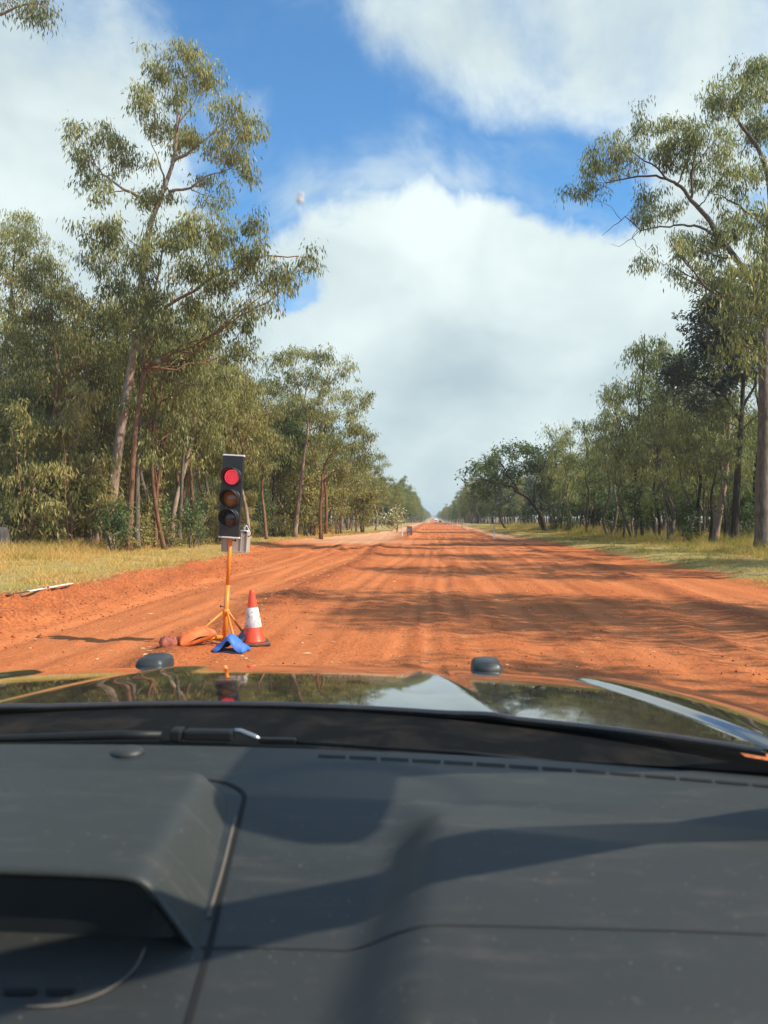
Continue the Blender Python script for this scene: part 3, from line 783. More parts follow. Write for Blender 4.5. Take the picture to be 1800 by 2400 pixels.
# the rest of the roadside woods
LOOK = {'gumA': 'grey-barked gum', 'gumB': 'pale forked gum', 'gumC': 'slim red-barked gum', 'gumD': 'golden-leaved gum', 'gumE': 'straight grey gum', 'gumF': 'dark-stemmed gum', 'gumG': 'short bushy gum', 'dense': 'dark round-leaved tree', 'green': 'leafy green tree',
        'sapA': 'golden sapling', 'sapB': 'bushy golden sapling', 'sapC': 'feathery sapling', 'sapD': 'light green sapling', 'shrubA': 'golden shrub', 'shrubB': 'green shrub'}
ANCH = {-1: [(-60, 'the left picture edge'), (100, 'the dark-limbed golden gum'), (180, 'the golden saplings'), (262, 'the tallest gum'), (335, 'the thin red-barked gum'), (385, 'the leaning forked gum'), (450, 'the mast, to its left'), (525, 'the traffic light head'),
             (600, 'the mast, to its right'), (655, 'the dense green tree'), (705, 'the pale leaning gum'), (760, 'the twin-stemmed gum'), (820, 'the clearing by the road'), (880, 'the flowering bush, further left'), (930, 'the flowering bush'), (970, 'the dark roadworks board')],
        1: [(1060, 'the far guide posts'), (1110, 'the second guide post'), (1160, 'the nearest guide post'), (1220, 'the spreading tree crown'), (1278, 'the spreading tree trunk'), (1335, 'the bushy gum'), (1375, 'the two-stemmed gum'), (1430, 'the pale forked gum'), (1505, 'the tall narrow gum'),
            (1568, 'the slim dark-stemmed gum'), (1625, 'the long bare limb'), (1680, 'the pale leaning trunk'), (1722, 'the black-trunked tree'), (1790, 'the huge right gum')]}
def anchor(x, y, side):
    d = CM.transposed() @ (Vector((x, y, 1.65)) - EYE); u = 900 + 1800 * d.x / -d.z
    return min(ANCH[side], key=lambda a: abs(a[0] - u))[1]
def fill(side, n, y0, y1, depth, kinds, hrange, label, group, mind, edge_off=3.0, cull=True, power=1.0):
    cnt = 0
    for _ in range(n * 30):
        if cnt >= n: break
        y = y0 + (y1 - y0) * rg.random() ** power
        if side < 0:
            e = min(np.interp(y, EL_Y, EL_X) - edge_off, np.interp(y, [0, 60, 85, 2000], [-12.6, -11.6, -7.6, -7.2])); x = e - depth * rg.random() ** 1.3
        else:
            e = np.interp(y, [0, 50, 110, 250, 2000], [13.2, 12.8, 12.6, 9.5, 9.5]); x = e + depth * rg.random() ** 1.3
        if cull and not inframe(x, y): continue
        if any((x - a) ** 2 + (y - b) ** 2 < mind ** 2 for a, b in taken): continue
        k = kinds[rg.integers(len(kinds))]
        H = rg.uniform(*hrange)
        lb = f'{LOOK[k]} {label} {anchor(x, y, side)}'
        place(k, x, y, rg.uniform(0, 6.28), H / HH[k] * rg.uniform(.95, 1.05), lb, group, H / HH[k])
        taken.append((x, y)); cnt += 1
fill(-1, 44, 34, 75, 30, ['gumA', 'gumB', 'gumC', 'gumD', 'gumC'], (10, 15), 'in the left wood behind', 'gums in the left roadside wood', 1.5, power=1.2)
fill(-1, 46, 75, 190, 14, ['gumA', 'gumB', 'gumD', 'green', 'gumC'], (8, 12), 'in the far left tree line beyond', 'gums of the far left tree line', 2.0, power=1.5)
fill(-1, 22, 34, 80, 14, ['sapA', 'sapB', 'sapC', 'sapD'], (3, 5.5), 'in the left undergrowth near', 'saplings under the left wood', 1.0, edge_off=1.5)
fill(1, 46, 42, 90, 34, ['gumE', 'gumF', 'gumG', 'gumG', 'gumF'], (8, 12.5), 'in the right wood behind', 'gums in the right roadside wood', 1.6, power=1.1)
fill(1, 50, 85, 230, 18, ['gumE', 'gumG', 'green', 'dense', 'gumF'], (7.5, 11), 'in the far right tree line beyond', 'gums of the far right tree line', 2.0, power=1.5)
fill(1, 26, 44, 90, 14, ['sapD', 'shrubB', 'sapD'], (1.8, 4), 'in the right undergrowth near', 'saplings under the right wood', 1.2)
fill(-1, 20, 27, 70, 6, ['shrubA', 'shrubA', 'shrubB'], (1.0, 2.0), 'at the foot of the left wood near', 'shrubs along the left wood', 1.0, edge_off=1.0)
# trees of the right verge beside and just behind the car: their shadows cross the road
for (x, y, k, H) in ((13.2, 8.0, 'gumB', 16), (12.8, 12.6, 'gumA', 14.5), (14.5, 19, 'gumB', 16.5), (13.0, 24, 'gumC', 12.5), (14.5, 29, 'gumA', 15.5), (18.2, 34.5, 'gumE', 14), (18, 11, 'gumB', 15), (19, 24, 'gumA', 15), (13.5, 4.0, 'gumD', 14), (18.5, 31, 'gumG', 13)):
    place(k, x, y, rg.uniform(0, 6.28), H / HH[k], 'one of the gums right of the car, outside the picture, shading the road', 'gums shading the road from the right')
# white flowering bush at the end of the left wood
bp = PY(930, 1240, 88)
fb = empty('flowering_bush', (bp.x, bp.y, gz(bp.x, bp.y) - .05), 0, 'cream-white flowering bush at the far end of the left wood', 'bush')
rgb = np.random.default_rng(77)
bl = [(Vector((rgb.normal() * 1.0, rgb.normal() * .7, rgb.uniform(.8, 3.0))), (.6, .6, .5)) for _ in range(10)]
mb_, V_, F_, t_ = grow([Vector((0, 0, 0)), Vector((.1, 0, .8)), Vector((0, .1, 1.8)), Vector((.1, .1, 2.6))], .07, .02, bl, rgb, leaf=(.26, .1), per=16, tuft=.34, droop=.4, cover=.8, low=.2, subs=5)
mb_.build('trunk', BARK_GREY, fb, True)
selb = rgb.random(len(F_)) < .42
for nm, sl, mt in (('blossom', selb, BLOSSOM), ('crown', ~selb, LEAF_GOLD)):
    vv = V_.reshape(-1, 4, 3)[sl].reshape(-1, 3)
    mesh_obj(nm, vv, np.arange(len(vv)).reshape(-1, 4), mt, fb, False, {'tint': ('FACE', t_[sl])})

# far woodland that reads as one mass: instances on points, one object
def woodland():
    rw = np.random.default_rng(9); P = []; RT = []; SC = []; K = []
    def put(x, y, s, k): P.append((x, y, 0)); RT.append(rw.uniform(0, 6.28)); SC.append(s); K.append(k)
    for _ in range(900):   # behind the front rows
        y = rw.uniform(36, 230); sd_ = rw.choice([-1, 1])
        x = sd_ * (rw.uniform(30, 100) if y < 120 else rw.uniform(20, 90))
        if inframe(x, y, 45): put(x, y, rw.uniform(.75, 1.05), rw.integers(0, 4))
    for _ in range(1000):
        y = 190 + 1900 * rw.random() ** 2; sd_ = rw.choice([-1, 1])
        x = (-7.4 - 40 * rw.random() ** 2) if sd_ < 0 else (9.6 + 40 * rw.random() ** 2)
        if inframe(x, y, 6): put(x, y, rw.uniform(.7, 1.0), rw.integers(0, 4))
    for _ in range(260):   # beyond the end of the straight
        y = rw.uniform(2100, 2500); x = rw.uniform(-260, 260); put(x, y, rw.uniform(.7, 1.0), rw.integers(0, 4))
    PA = np.array(P, float); PA[:, 2] = terrain(PA[:, 0], PA[:, 1])[0] - .1
    me = bpy.data.meshes.new('far_woodland'); me.from_pydata(PA.tolist(), [], [])
    for an, val in (('rot', RT), ('siz', SC), ('kin', K)):
        a = me.attributes.new(an, 'FLOAT', 'POINT'); a.data.foreach_set('value', np.array(val, np.float32))
    o = bpy.data.objects.new('far_woodland', me); COL.objects.link(o)
    tag(o, 'mass of far gum woodland on both sides of the road to the horizon', 'woodland', kind='stuff')
    g = bpy.data.node_groups.new('woodland', 'GeometryNodeTree')
    g.interface.new_socket('Geometry', in_out='INPUT', socket_type='NodeSocketGeometry'); g.interface.new_socket('Geometry', in_out='OUTPUT', socket_type='NodeSocketGeometry')
    N = g.nodes; L = g.links
    gi = N.new('NodeGroupInput'); go = N.new('NodeGroupOutput'); jn = N.new('GeometryNodeJoinGeometry')
    def attr(nm):
        a = N.new('GeometryNodeInputNamedAttribute'); a.data_type = 'FLOAT'; a.inputs[0].default_value = nm; return a.outputs[0]
    rot, siz, kin = attr('rot'), attr('siz'), attr('kin')
    cx = N.new('ShaderNodeCombineXYZ'); L.new(rot, cx.inputs[2])
    for k, pk in enumerate(('gumE', 'gumG', 'gumA', 'green')):
        cmp_ = N.new('FunctionNodeCompare'); cmp_.data_type = 'FLOAT'; cmp_.operation = 'EQUAL'
        L.new(kin, cmp_.inputs[0]); cmp_.inputs[1].default_value = k; cmp_.inputs[12].default_value = .1
        for ch in proto_root[pk].children:
            oi = N.new('GeometryNodeObjectInfo'); oi.transform_space = 'ORIGINAL'; oi.inputs[0].default_value = ch; oi.inputs[1].default_value = True
            ip = N.new('GeometryNodeInstanceOnPoints')
            L.new(gi.outputs[0], ip.inputs['Points']); L.new(cmp_.outputs[0], ip.inputs['Selection']); L.new(oi.outputs['Geometry'], ip.inputs['Instance'])
            L.new(cx.outputs[0], ip.inputs['Rotation']); L.new(siz, ip.inputs['Scale'])
            L.new(ip.outputs[0], jn.inputs[0])
    L.new(jn.outputs[0], go.inputs[0])
    md = o.modifiers.new('woodland', 'NODES'); md.node_group = g
woodland()

# ------------------------------------------------------------------ grass
def grass(name, label, n, sampler, hfun, wd, mat, seed):
    r = np.random.default_rng(seed)
    x, y = sampler(r, n)
    z, verge, pale, tr, be, dL, dR = terrain(x, y)
    d = np.maximum(dL, dR)
    keep = (verge > .5) & (r.random(n) < np.clip(.25 + d * .9, 0, 1) * np.clip(fbm(x * .9, y * .9, 300, 3) * 2.6 - .55, .06, 1))
    x, y, z, d = x[keep], y[keep], z[keep], d[keep]; m = len(x)
    h = hfun(x, y, d, r, m)
    a = r.uniform(0, 6.28, m); ln = r.uniform(.3, 1.6, m) * h; b = r.uniform(0, 6.28, m)
    wv_ = wd * r.uniform(.6, 1.4, m)
    p0 = np.stack([x - np.cos(a) * wv_ / 2, y - np.sin(a) * wv_ / 2, z - .02], -1)
    p1 = np.stack([x + np.cos(a) * wv_ / 2, y + np.sin(a) * wv_ / 2, z - .02], -1)
    p2 = np.stack([x + np.cos(b) * ln, y + np.sin(b) * ln, z + h], -1)
    V = np.stack([p0, p1, p2], 1).reshape(-1, 3)
    tint = np.clip(fbm(x * .6, y * .6, 310, 4) * 1.9 - .40 + r.normal(size=m) * .2, 0, 1)
    o = mesh_obj(name, V, np.arange(3 * m).reshape(-1, 3), mat, None, False, {'tint': ('FACE', tint)})
    tag(o, label, 'grass', kind='stuff')
G_L = leaf_mat('grass_straw', [(0, (0.334, 0.238, 0.063)), (.3, (0.512, 0.352, 0.104)), (.7, (0.668, 0.447, 0.156)), (1, (0.623, 0.352, 0.133))], trans=.3, spec=.15, rough=.6)
G_R = leaf_mat('grass_olive', [(0, (0.187, 0.175, 0.045)), (.4, (0.362, 0.300, 0.077)), (.75, (0.513, 0.390, 0.122)), (1, (0.537, 0.330, 0.129))], trans=.3, spec=.2, rough=.6)
def samp_left(r, n):
    y = 9 + 75 * r.random(n) ** 1.5
    return np.interp(y, EL_Y, EL_X) + .4 - r.random(n) ** 1.25 * 11, y
def samp_right(r, n):
    y = 15 + 120 * r.random(n) ** 1.5
    return np.interp(y, ER_Y, ER_X) - .4 + r.random(n) * 13, y
def h_left(x, y, d, r, m):
    tall = sst(d, 3.5, 6.5) * np.clip(fbm(x * .5, y * .5, 320, 3) * 2.6 - .7, .1, 1)
    cl = np.clip(fbm(x * 2.3, y * 2.3, 325, 3) * 3 - 1.1, .25, 1.6)
    return (.04 + .16 * r.random(m) ** 1.6) * cl * (1 - tall) + tall * r.uniform(.15, .7, m)
def h_right(x, y, d, r, m):
    tall = sst(d, 3.5, 6) * np.clip(fbm(x * .5, y * .5, 330, 3) * 2.4 - .6, .1, 1)
    cl = np.clip(fbm(x * 1.7, y * 1.7, 335, 3) * 3 - 1.1, .25, 1.6)
    return (.05 + .2 * r.random(m) ** 1.5) * cl * (1 - tall) + tall * r.uniform(.25, .9, m)
grass('verge_grass', 'dry yellow grass covering the left verge up to the trees', 330000, samp_left, h_left, .016, G_L, 41)
grass('roadside_grass', 'olive green grass along the right verge under the trees', 230000, samp_right, h_right, .022, G_R, 42)

# loose clods and pale litter on the dirt
def clods():
    r = np.random.default_rng(51); n = 7000
    y = 8 + 34 * r.random(n) ** 1.6
    x = np.where(r.random(n) < .45, r.normal(size=n) * .3 - 2.8, r.uniform(-7, 8, n))
    bank = r.random(n) < .4
    x = np.where(bank, np.interp(y, EL_Y, EL_X) + r.normal(size=n) * .45 + .35, x)
    z, verge, *_ = terrain(x, y)
    s = (.005 + .014 * r.random(n) ** 3) * np.where(bank, 1.7, 1)
    oc = np.array([[1, 0, 0], [-1, 0, 0], [0, 1, 0], [0, -1, 0], [0, 0, 1], [0, 0, -1]], float)
    V = (oc[None] * r.uniform(.55, 1.25, (n, 6, 1)) + r.normal(size=(n, 6, 3)) * .15) * s[:, None, None] + np.stack([x, y, z + s * .3], -1)[:, None]
    f = np.array([[0, 2, 4], [2, 1, 4], [1, 3, 4], [3, 0, 4], [2, 0, 5], [1, 2, 5], [3, 1, 5], [0, 3, 5]])
    F = (f[None] + np.arange(n)[:, None, None] * 6).reshape(-1, 3)
    tag(mesh_obj('loose_clods', V.reshape(-1, 3), F, simple('clod', (.42, .122, .045), .95, var=.4, scale=3, spec=.1)), 'loose red clods and grit lying on the dirt road', 'gravel', kind='stuff')
    n = 420
    y = 8.5 + 26 * r.random(n) ** 1.5; x = r.uniform(-6.8, 3, n) ; x[:160] = r.normal(size=160) * .35 - 3.1; y[:40] = 15.5 + r.normal(size=40) * .25; x[:40] = -3.4 + r.normal(size=40) * .3
    z = terrain(x, y)[0]
    a = r.uniform(0, 6.28, n); l = r.uniform(.02, .07, n); w_ = r.uniform(.008, .02, n)
    dx, dy = np.cos(a), np.sin(a)
    up = r.uniform(.004, .02, n)
    V = np.stack([np.stack([x - dx * l, y - dy * l, z + .006], -1), np.stack([x + dy * w_, y - dx * w_, z + up], -1), np.stack([x + dx * l, y + dy * l, z + .008], -1), np.stack([x - dy * w_, y + dx * w_, z + .006], -1)], 1).reshape(-1, 3)
    tag(mesh_obj('leaf_litter', V, np.arange(4 * n).reshape(-1, 4), leaf_mat('litter', [(0, (.55, .40, .2)), (1, (.7, .6, .36))], .1), None, False, {'tint': ('FACE', r.random(n))}), 'pale dry leaf litter scattered on the dirt road', 'litter', kind='stuff')
clods()

# ------------------------------------------------------------------ traffic light
ORANGE = simple('orange_paint', (.86, .24, .02), .38, var=.08, dirt=(.45, .16, .07), dirt_amt=.35, dirt_scale=9)
BLACKP = simple('black_plastic', (.016, .017, .018), .42, var=.3, dirt=(.09, .06, .045), dirt_amt=.25)
WHITEP = simple('white_plastic', (.80, .80, .78), .4, var=.05, dirt=(.5, .36, .26), dirt_amt=.3)
CASEM = simple('case_grey', (.40, .36, .30), .5, var=.08, dirt=(.4, .22, .13), dirt_amt=.35)
DARKM = simple('dark_rubber', (.03, .03, .03), .7, var=.3)
def emit(name, col, st):
    m, t, b = new_mat(name)
    b.inputs['Base Color'].default_value = (*col, 1)
    b.inputs['Emission Color'].default_value = (*col, 1); b.inputs['Emission Strength'].default_value = st
    return m
LED = emit('led_red', (1.0, .09, .13), 2.2)
LENSR = emit('lens_red', (.42, .004, .02), .16)
def lens_glass(name, col):
    m, t, b = new_mat(name)
    co = t.add('ShaderNodeTexCoord').outputs['Object']
    wv2 = t.add('ShaderNodeTexWave'); t.l.new(co, wv2.inputs[0]); wv2.inputs['Scale'].default_value = 14
    t.l.new(t.mix(wv2.outputs[1], tuple(c * .5 for c in col), col), b.inputs['Base Color'])
    b.inputs['Roughness'].default_value = .12; b.inputs['Coat Weight'].default_value = .5
    return m
LENSA = lens_glass('lens_amber', (.42, .15, .03))
LENSG = lens_glass('lens_dark', (.03, .036, .036))

TLX, TLY = -2.68, 9.72
tz = gz(TLX, TLY)
tl = empty('portable_traffic_light', (TLX, TLY, tz), 0, 'portable traffic light showing red on orange tripod mast beside the dirt road', 'traffic light')
LEAN = Matrix.Rotation(R(3.4), 4, 'Y')
def lp(x, y, z): return LEAN @ Vector((x, y, z))
MB().tube([lp(0, 0, .06), lp(0, 0, .78)], .031, 16).build('mast_sleeve', ORANGE, tl, True)
MB().tube([lp(0, 0, .74), lp(0, 0, 1.5)], .0245, 16).build('mast', ORANGE, tl, True)
kb = MB().tube([lp(.02, 0, .74 + .62), lp(.055, 0, .74 + .62)], .008, 8); kb.ball(lp(.066, 0, 1.36), .016); kb.ball(lp(.05, 0, 1.42), .009)
kb.build('clamp_knob', BLACKP, tl, True)
kb = MB().tube([lp(-.075, 0, .50), lp(-.02, 0, .50)], .006, 8); kb.box(lp(-.075, 0, .505), (.014, .02, .03))
kb.build('locking_bolt', simple('bolt_steel', (.18, .13, .1), .5, .6), tl)
MB().lathe([(.036, .40), (.044, .405), (.044, .47), (.036, .475)], 16, LEAN).build('tripod_collar', ORANGE, tl, True)
for (fx, fy) in ((-.62, -.40), (.36, -.46), (.30, .62)):
    gzf = gz(TLX + fx, TLY + fy) - tz
    f = Vector((fx, fy, gzf + .025)); dn = Vector((fx, fy, 0)).normalized()
    md = lp(0, 0, .12).lerp(f, .62)
    lg = MB().tube([lp(0, 0, .12) + dn * .025, md, f], [.019, .019, .019], 10)
    lg.tube([f + Vector((0, 0, .03)), f - Vector((0, 0, .03))], .021, 10)
    L_ = lg.build('leg', ORANGE, tl, True)
    MB().tube([lp(0, 0, .44) + dn * .04, lp(0, 0, .44).lerp(md, .55) + dn * .02, md + Vector((0, 0, .012))], .0145, 10).build('strut', ORANGE, L_, True)
# head: thin panel that faces the car
HM = LEAN @ Matrix.Translation((.0, -.06, 1.395))
hd = MB().box((0, 0, .525), (.262, .075, 1.03), HM, .006).build('signal_head', BLACKP, tl)
for zz in (.165, .90):
    MB().box((0, -.0385, zz), (.25, .003, .006), HM).build('panel_seam', DARKM, hd)
for zz in (.002, 1.048):
    MB().box((0, 0, zz), (.268, .082, .018), HM, .003).build('end_cap', WHITEP, hd)
for sx in (-.12, .12):
    for zz in (.03, .17, .88, 1.02):
        pass
for i, (zz, mat) in enumerate(((.25, LENSG), (.495, LENSA), (.77, LENSR))):
    FM = HM @ Matrix.Translation((0, -.038, zz)) @ Matrix.Rotation(R(90), 4, 'X')     # local z now points to the car
    ln = MB().lathe([(.100, .0), (.100, .006), (.088, .012), (.06, .020), (.03, .025), (.004, .027)], 32, FM).build('lens', mat, hd, True)
    # hood: open tube with the underside cut back
    V = []; F = []; n = 36
    for k in range(n + 1):
        a = R(-62) + (math.pi * 2 - R(56)) * k / n        # leaves a gap at the bottom
        a = R(-62) + R(304) * k / n
        prot = .055 + .125 * max(0, math.sin(a) * .5 + .5) ** .8
        for (r, l) in ((.112, 0), (.117, prot), (.113, prot), (.108, 0)):
            V.append((r * math.cos(a), r * math.sin(a), l))
    for k in range(n):
        for j in range(4):
            F.append((k * 4 + j, k * 4 + (j + 1) % 4, k * 4 + 4 + (j + 1) % 4, k * 4 + 4 + j))
    F += [(0, 1, 2, 3), tuple(n * 4 + j for j in (3, 2, 1, 0))]
    MB().add(V, F, FM).build('visor', BLACKP, hd, True)
    MB().lathe([(.104, .0), (.124, .0), (.124, .008), (.104, .008), (.104, .0)], 32, FM, False).build('bezel', BLACKP, hd, True)
    if i == 2:
        mb = MB()
        for rr_, cnt in ((.0, 1), (.022, 6), (.043, 12), (.064, 18), (.085, 24)):
            for k in range(cnt):
                a = 2 * math.pi * k / cnt + rr_ * 9
                mb.ball((rr_ * math.cos(a), rr_ * math.sin(a), .031 - rr_ * .16), (.0052, .0052, .004), 6, 4, FM)
        tag(mb.build('led_cluster', LED, ln, True), kind='stuff')
# battery case behind the mast
CMx = LEAN @ Matrix.Translation((.045, .12, 1.2))
bc = MB().box((0, 0, .145), (.335, .17, .285), CMx, .012).build('battery_case', CASEM, tl)
for xx in (-.16, -.09, .085, .16):
    MB().box((xx, -.088, .13), (.012, .012, .26), CMx, .003).build('rib', CASEM, bc)
MB().box((0, -.089, .012), (.33, .014, .016), CMx, .003).build('rib', CASEM, bc)
hdl = MB().tube([CMx @ Vector(p) for p in ((.10, 0, .285), (.105, 0, .335), (.12, 0, .35), (.145, 0, .34), (.158, 0, .30), (.16, 0, .28))], .011, 8)
hdl.build('handle', WHITEP, bc, True)
MB().box((.14, -.06, .27), (.05, .05, .05), CMx, .008).build('latch', WHITEP, bc)
MB().tube([HM @ Vector(p) for p in ((.12, .05, .20), (.17, .06, .205), (.205, .07, .185), (.235, .08, .12), (.262, .09, .08), (.258, .10, .045), (.235, .11, .025), (.19, .12, .022), (.16, .13, .02))], .006, 8).build('cable', BLACKP, tl, True)

# sandbags that hold the tripod down
def bag(name, label, cx, cy, lx, ly, h, rz, mat, seed, ridge=0.0, bend=0.0, tilt=0.0):
    """stuffed bag draped over a leg: closed skin over a drooping pillow, with crumples and a flat seam"""
    nx, ny = 44, 34
    V = []; F = []
    ug, vg = np.meshgrid(np.linspace(-1, 1, nx + 1), np.linspace(-1, 1, ny + 1), indexing='ij')
    CR = fbm(ug * 2.6 + seed, vg * 2.2 + ug, 400 + seed, 4) - .5
    for side in (0, 1):
        for i in range(nx + 1):
            for j in range(ny + 1):
                u = i / nx * 2 - 1; v = j / ny * 2 - 1
                e = (1 - abs(u) ** 4.5) ** .5 * (1 - abs(v) ** 3.5) ** .5 if abs(u) < 1 and abs(v) < 1 else 0
                wob = 1 + .06 * math.sin(3 * v + seed) + .05 * math.sin(5 * u + seed * 2)
                x = u * lx / 2 * (1 + .05 * math.sin(4 * v + seed)); y = v * ly / 2 * wob
                cr = float(CR[i, j])
                fold = math.sin(6 * u + 9 * v + 5 * cr + seed) * .006 + abs(cr) * .06 * (1 if side else .3)
                z = h * (.48 if side else -.34) * e + (fold * e if side else 0)
                z += ridge * math.exp(-(u / .42) ** 2) * (1 if side else .12) * (1 - .25 * v) + bend * v * v
                V.append((x, y, z + .005 * cr))
    N = (nx + 1) * (ny + 1)
    for i in range(nx):
        for j in range(ny):
            a = i * (ny + 1) + j; q = (a, a + ny + 1, a + ny + 2, a + 1)
            F.append(q[::-1]); F.append(tuple(N + k for k in q))
    x, y = cx, cy
    me = mesh_obj(name, V, F, mat, None, True)
    bm = bmesh.new(); bm.from_mesh(me.data); bmesh.ops.remove_doubles(bm, verts=bm.verts, dist=.0035)
    bmesh.ops.recalc_face_normals(bm, faces=bm.faces); bm.to_mesh(me.data); bm.free()
    zmin = min(v.co.z for v in me.data.vertices)
    me.location = (x, y, gz(x, y) - zmin - .012 + math.sin(tilt) * lx * .42); me.rotation_euler = (0, -tilt, rz)
    tag(me, label, 'sandbag', 'sandbags on the traffic light tripod')
    return me
BLUE = simple('blue_canvas', (.035, .16, .55), .6, var=.22, scale=12, bump=.15, dirt=(.28, .16, .12), dirt_amt=.3, dirt_scale=6)
NAVY = simple('navy_canvas', (.06, .11, .20), .7, var=.3, scale=12, bump=.2, dirt=(.25, .14, .09), dirt_amt=.45, dirt_scale=6)
ORBAG = simple('orange_canvas', (.70, .155, .03), .6, var=.2, scale=10, bump=.2, dirt=(.3, .10, .05), dirt_amt=.55, dirt_scale=5)
REDB = simple('red_canvas', (.33, .075, .045), .7, var=.2, scale=10, bump=.2, dirt=(.42, .16, .08), dirt_amt=.5)
bag('sandbag', 'bright blue sandbag draped over the front leg of the traffic light', TLX + .20, TLY - .36, .40, .28, .13, R(-8), BLUE, 3, .11, -.02)
bag('sandbag', 'dirty navy sandbag on the rear leg between mast and traffic cone', TLX + .24, TLY + .22, .30, .30, .12, R(25), NAVY, 5, .12, -.01)
ob = bag('sandbag', 'orange sandbag lying along the left leg of the traffic light', TLX - .30, TLY - .22, .46, .22, .20, R(36), ORBAG, 11, .02, 0, R(13))
rb_ = bag('sandbag', 'faded red sandbag at the outer end of the left tripod leg', TLX - .58, TLY - .43, .20, .19, .16, R(30), REDB, 9, .0, 0)

# ------------------------------------------------------------------ traffic cone
CX, CY = -2.33, 9.88
cz = gz(CX, CY)
tcn = empty('traffic_cone', (CX, CY, cz), R(18), 'orange-red traffic cone with scuffed white collar beside the traffic light', 'traffic cone')
CONE = simple('cone_orange', (.86, .075, .022), .42, var=.08, dirt=(.42, .10, .05), dirt_amt=.35, dirt_scale=10)
COLLAR = simple('cone_white', (.74, .74, .70), .45, var=.06, scale=30, dirt=(.16, .14, .12), dirt_amt=.75, dirt_scale=16)
def rc(z): return .142 - (.142 - .030) * (z - .04) / (.705 - .04)
TIL = Matrix.Rotation(R(-2.2), 4, 'Y')
MB().lathe([(.155, .035), (.150, .05), (rc(.075), .075), (rc(.25), .25), (rc(.48), .48), (rc(.66), .66), (.031, .70), (.026, .707), (.02, .70), (.02, .6)], 32, TIL).build('cone_body', CONE, tcn, True)
MB().lathe([(rc(.225) + .0005, .225), (rc(.228) + .003, .228), (rc(.477) + .003, .477), (rc(.48) + .0005, .48)], 32, TIL, False).build('reflective_collar', COLLAR, tcn, True)
V = []
for (a, z) in ((-2.02, .36), (-1.72, .355), (-1.93, .40)):
    V.append(TIL @ Vector(((rc(z) + .0045) * math.cos(a - R(18)), (rc(z) + .0045) * math.sin(a - R(18)), z)))
mesh_obj('warning_mark', V, [(0, 1, 2)], CONE, tcn)
V = []
MB().box((0, 0, .018), (.40, .40, .036), None, .012).build('cone_base', simple('cone_foot', (.075, .055, .045), .8, var=.3, dirt=(.3, .11, .06), dirt_amt=.7), tcn)

# ------------------------------------------------------------------ roadside furniture
PAINT = simple('post_white', (.75, .73, .68), .5, var=.08, dirt=(.5, .3, .2), dirt_amt=.4)
REFL = simple('reflector_red', (.45, .03, .02), .3)
POSTS = [(1158, 1263, .95, 'nearest white guide post on the right edge of the road'), (1095, 1247, .95, 'second white guide post on the right edge of the road'), (1083, 1241.5, .9, 'third white guide post on the right edge of the road'),
         (1072, 1238, .9, 'fourth white guide post on the right edge of the road'), (1060.5, 1235.5, .9, 'fifth white guide post on the right edge of the road'), (1054.5, 1233.5, .9, 'sixth white guide post on the right edge of the road'),
         (1049, 1231, .9, 'seventh white guide post on the right edge, far down the road'), (943, 1257.5, 1.1, 'lone white guide post on the left beside the dark roadworks board')]
for (u, v, h, lb) in POSTS:
    p = GZ(u, v, 0.0); z = gz(p.x, p.y)
    r = empty('guide_post', (p.x, p.y, z), rng.uniform(-.2, .2), lb, 'guide post', 'white guide posts along the road')
    MB().box((0, 0, h / 2 - .05), (.11, .035, h + .1), None, .008).build('post', PAINT, r)
    MB().box((0, -.021, h - .18), (.05, .006, .09)).build('reflector', REFL, r)
# dark roadworks board
p = GZ(959.5, 1258, 0); z = gz(p.x, p.y)
rbd = empty('roadworks_board', (p.x, p.y, z), R(-4), 'dark framed roadworks board with pale panels on the left edge of the road', 'sign')
FRM = simple('frame_dark', (.05, .055, .05), .5)
P1 = simple('panel_pale', (.42, .44, .46), .5, var=.2, scale=8); P2 = simple('panel_olive', (.30, .31, .25), .5, var=.15, scale=8); INK = simple('board_ink', (.04, .04, .045), .6)
fw, fh, fz = .42, .60, .14
frm = MB()
for xx in (-fw / 2, fw / 2): frm.box((xx, 0, fz + fh / 2), (.03, .04, fh))
for zz in (0, .19, fh): frm.box((0, 0, fz + zz), (fw - .032, .036, .03))
frm.build('frame', FRM, rbd)
MB().box((0, .004, fz + .395), (fw - .034, .012, fh - .225)).build('upper_panel', P1, rbd)
MB().box((0, .004, fz + .095), (fw - .034, .012, .158)).build('lower_panel', P2, rbd)
for zz, x0, x1 in ((.49, -.1, .13), (.40, -.13, .06), (.30, -.05, .14)):
    MB().box(((x0 + x1) / 2, -.006, fz + zz), (x1 - x0, .006, .035)).build('faded_line', INK, rbd)
for xx in (-.17, .17):
    MB().tube([(xx, -.0, fz + .02), (xx, -.16, -.03)], .012, 6).build('leg', FRM, rbd); MB().tube([(xx, .01, fz + .3), (xx, .25, -.03)], .012, 6).build('leg', FRM, rbd)
MB().box((.14, .02, .03), (.22, .28, .09), None, .03).build('ballast', simple('ballast_grey', (.08, .08, .09), .7), rbd)
# orange diamond sign far on the left edge
p = GZ(993.6, 1233.5, 0); z = gz(p.x, p.y)
ds = empty('warning_sign', (p.x, p.y, z), 0, 'small orange diamond warning sign far down the left road edge', 'sign')
s_ = p.y / 1800
MB().box((0, 0, .3 + s_ * 2), (.05, .03, .7 + s_ * 4)).build('post', PAINT, ds)
MB().box((0, -.035, 0), (s_ * 4.2, .02, s_ * 4.2), Matrix.Translation((0, 0, s_ * 6.2)) @ Matrix.Rotation(R(45), 4, 'Y')).build('diamond_panel', simple('sign_orange', (.75, .27, .03), .5), ds)
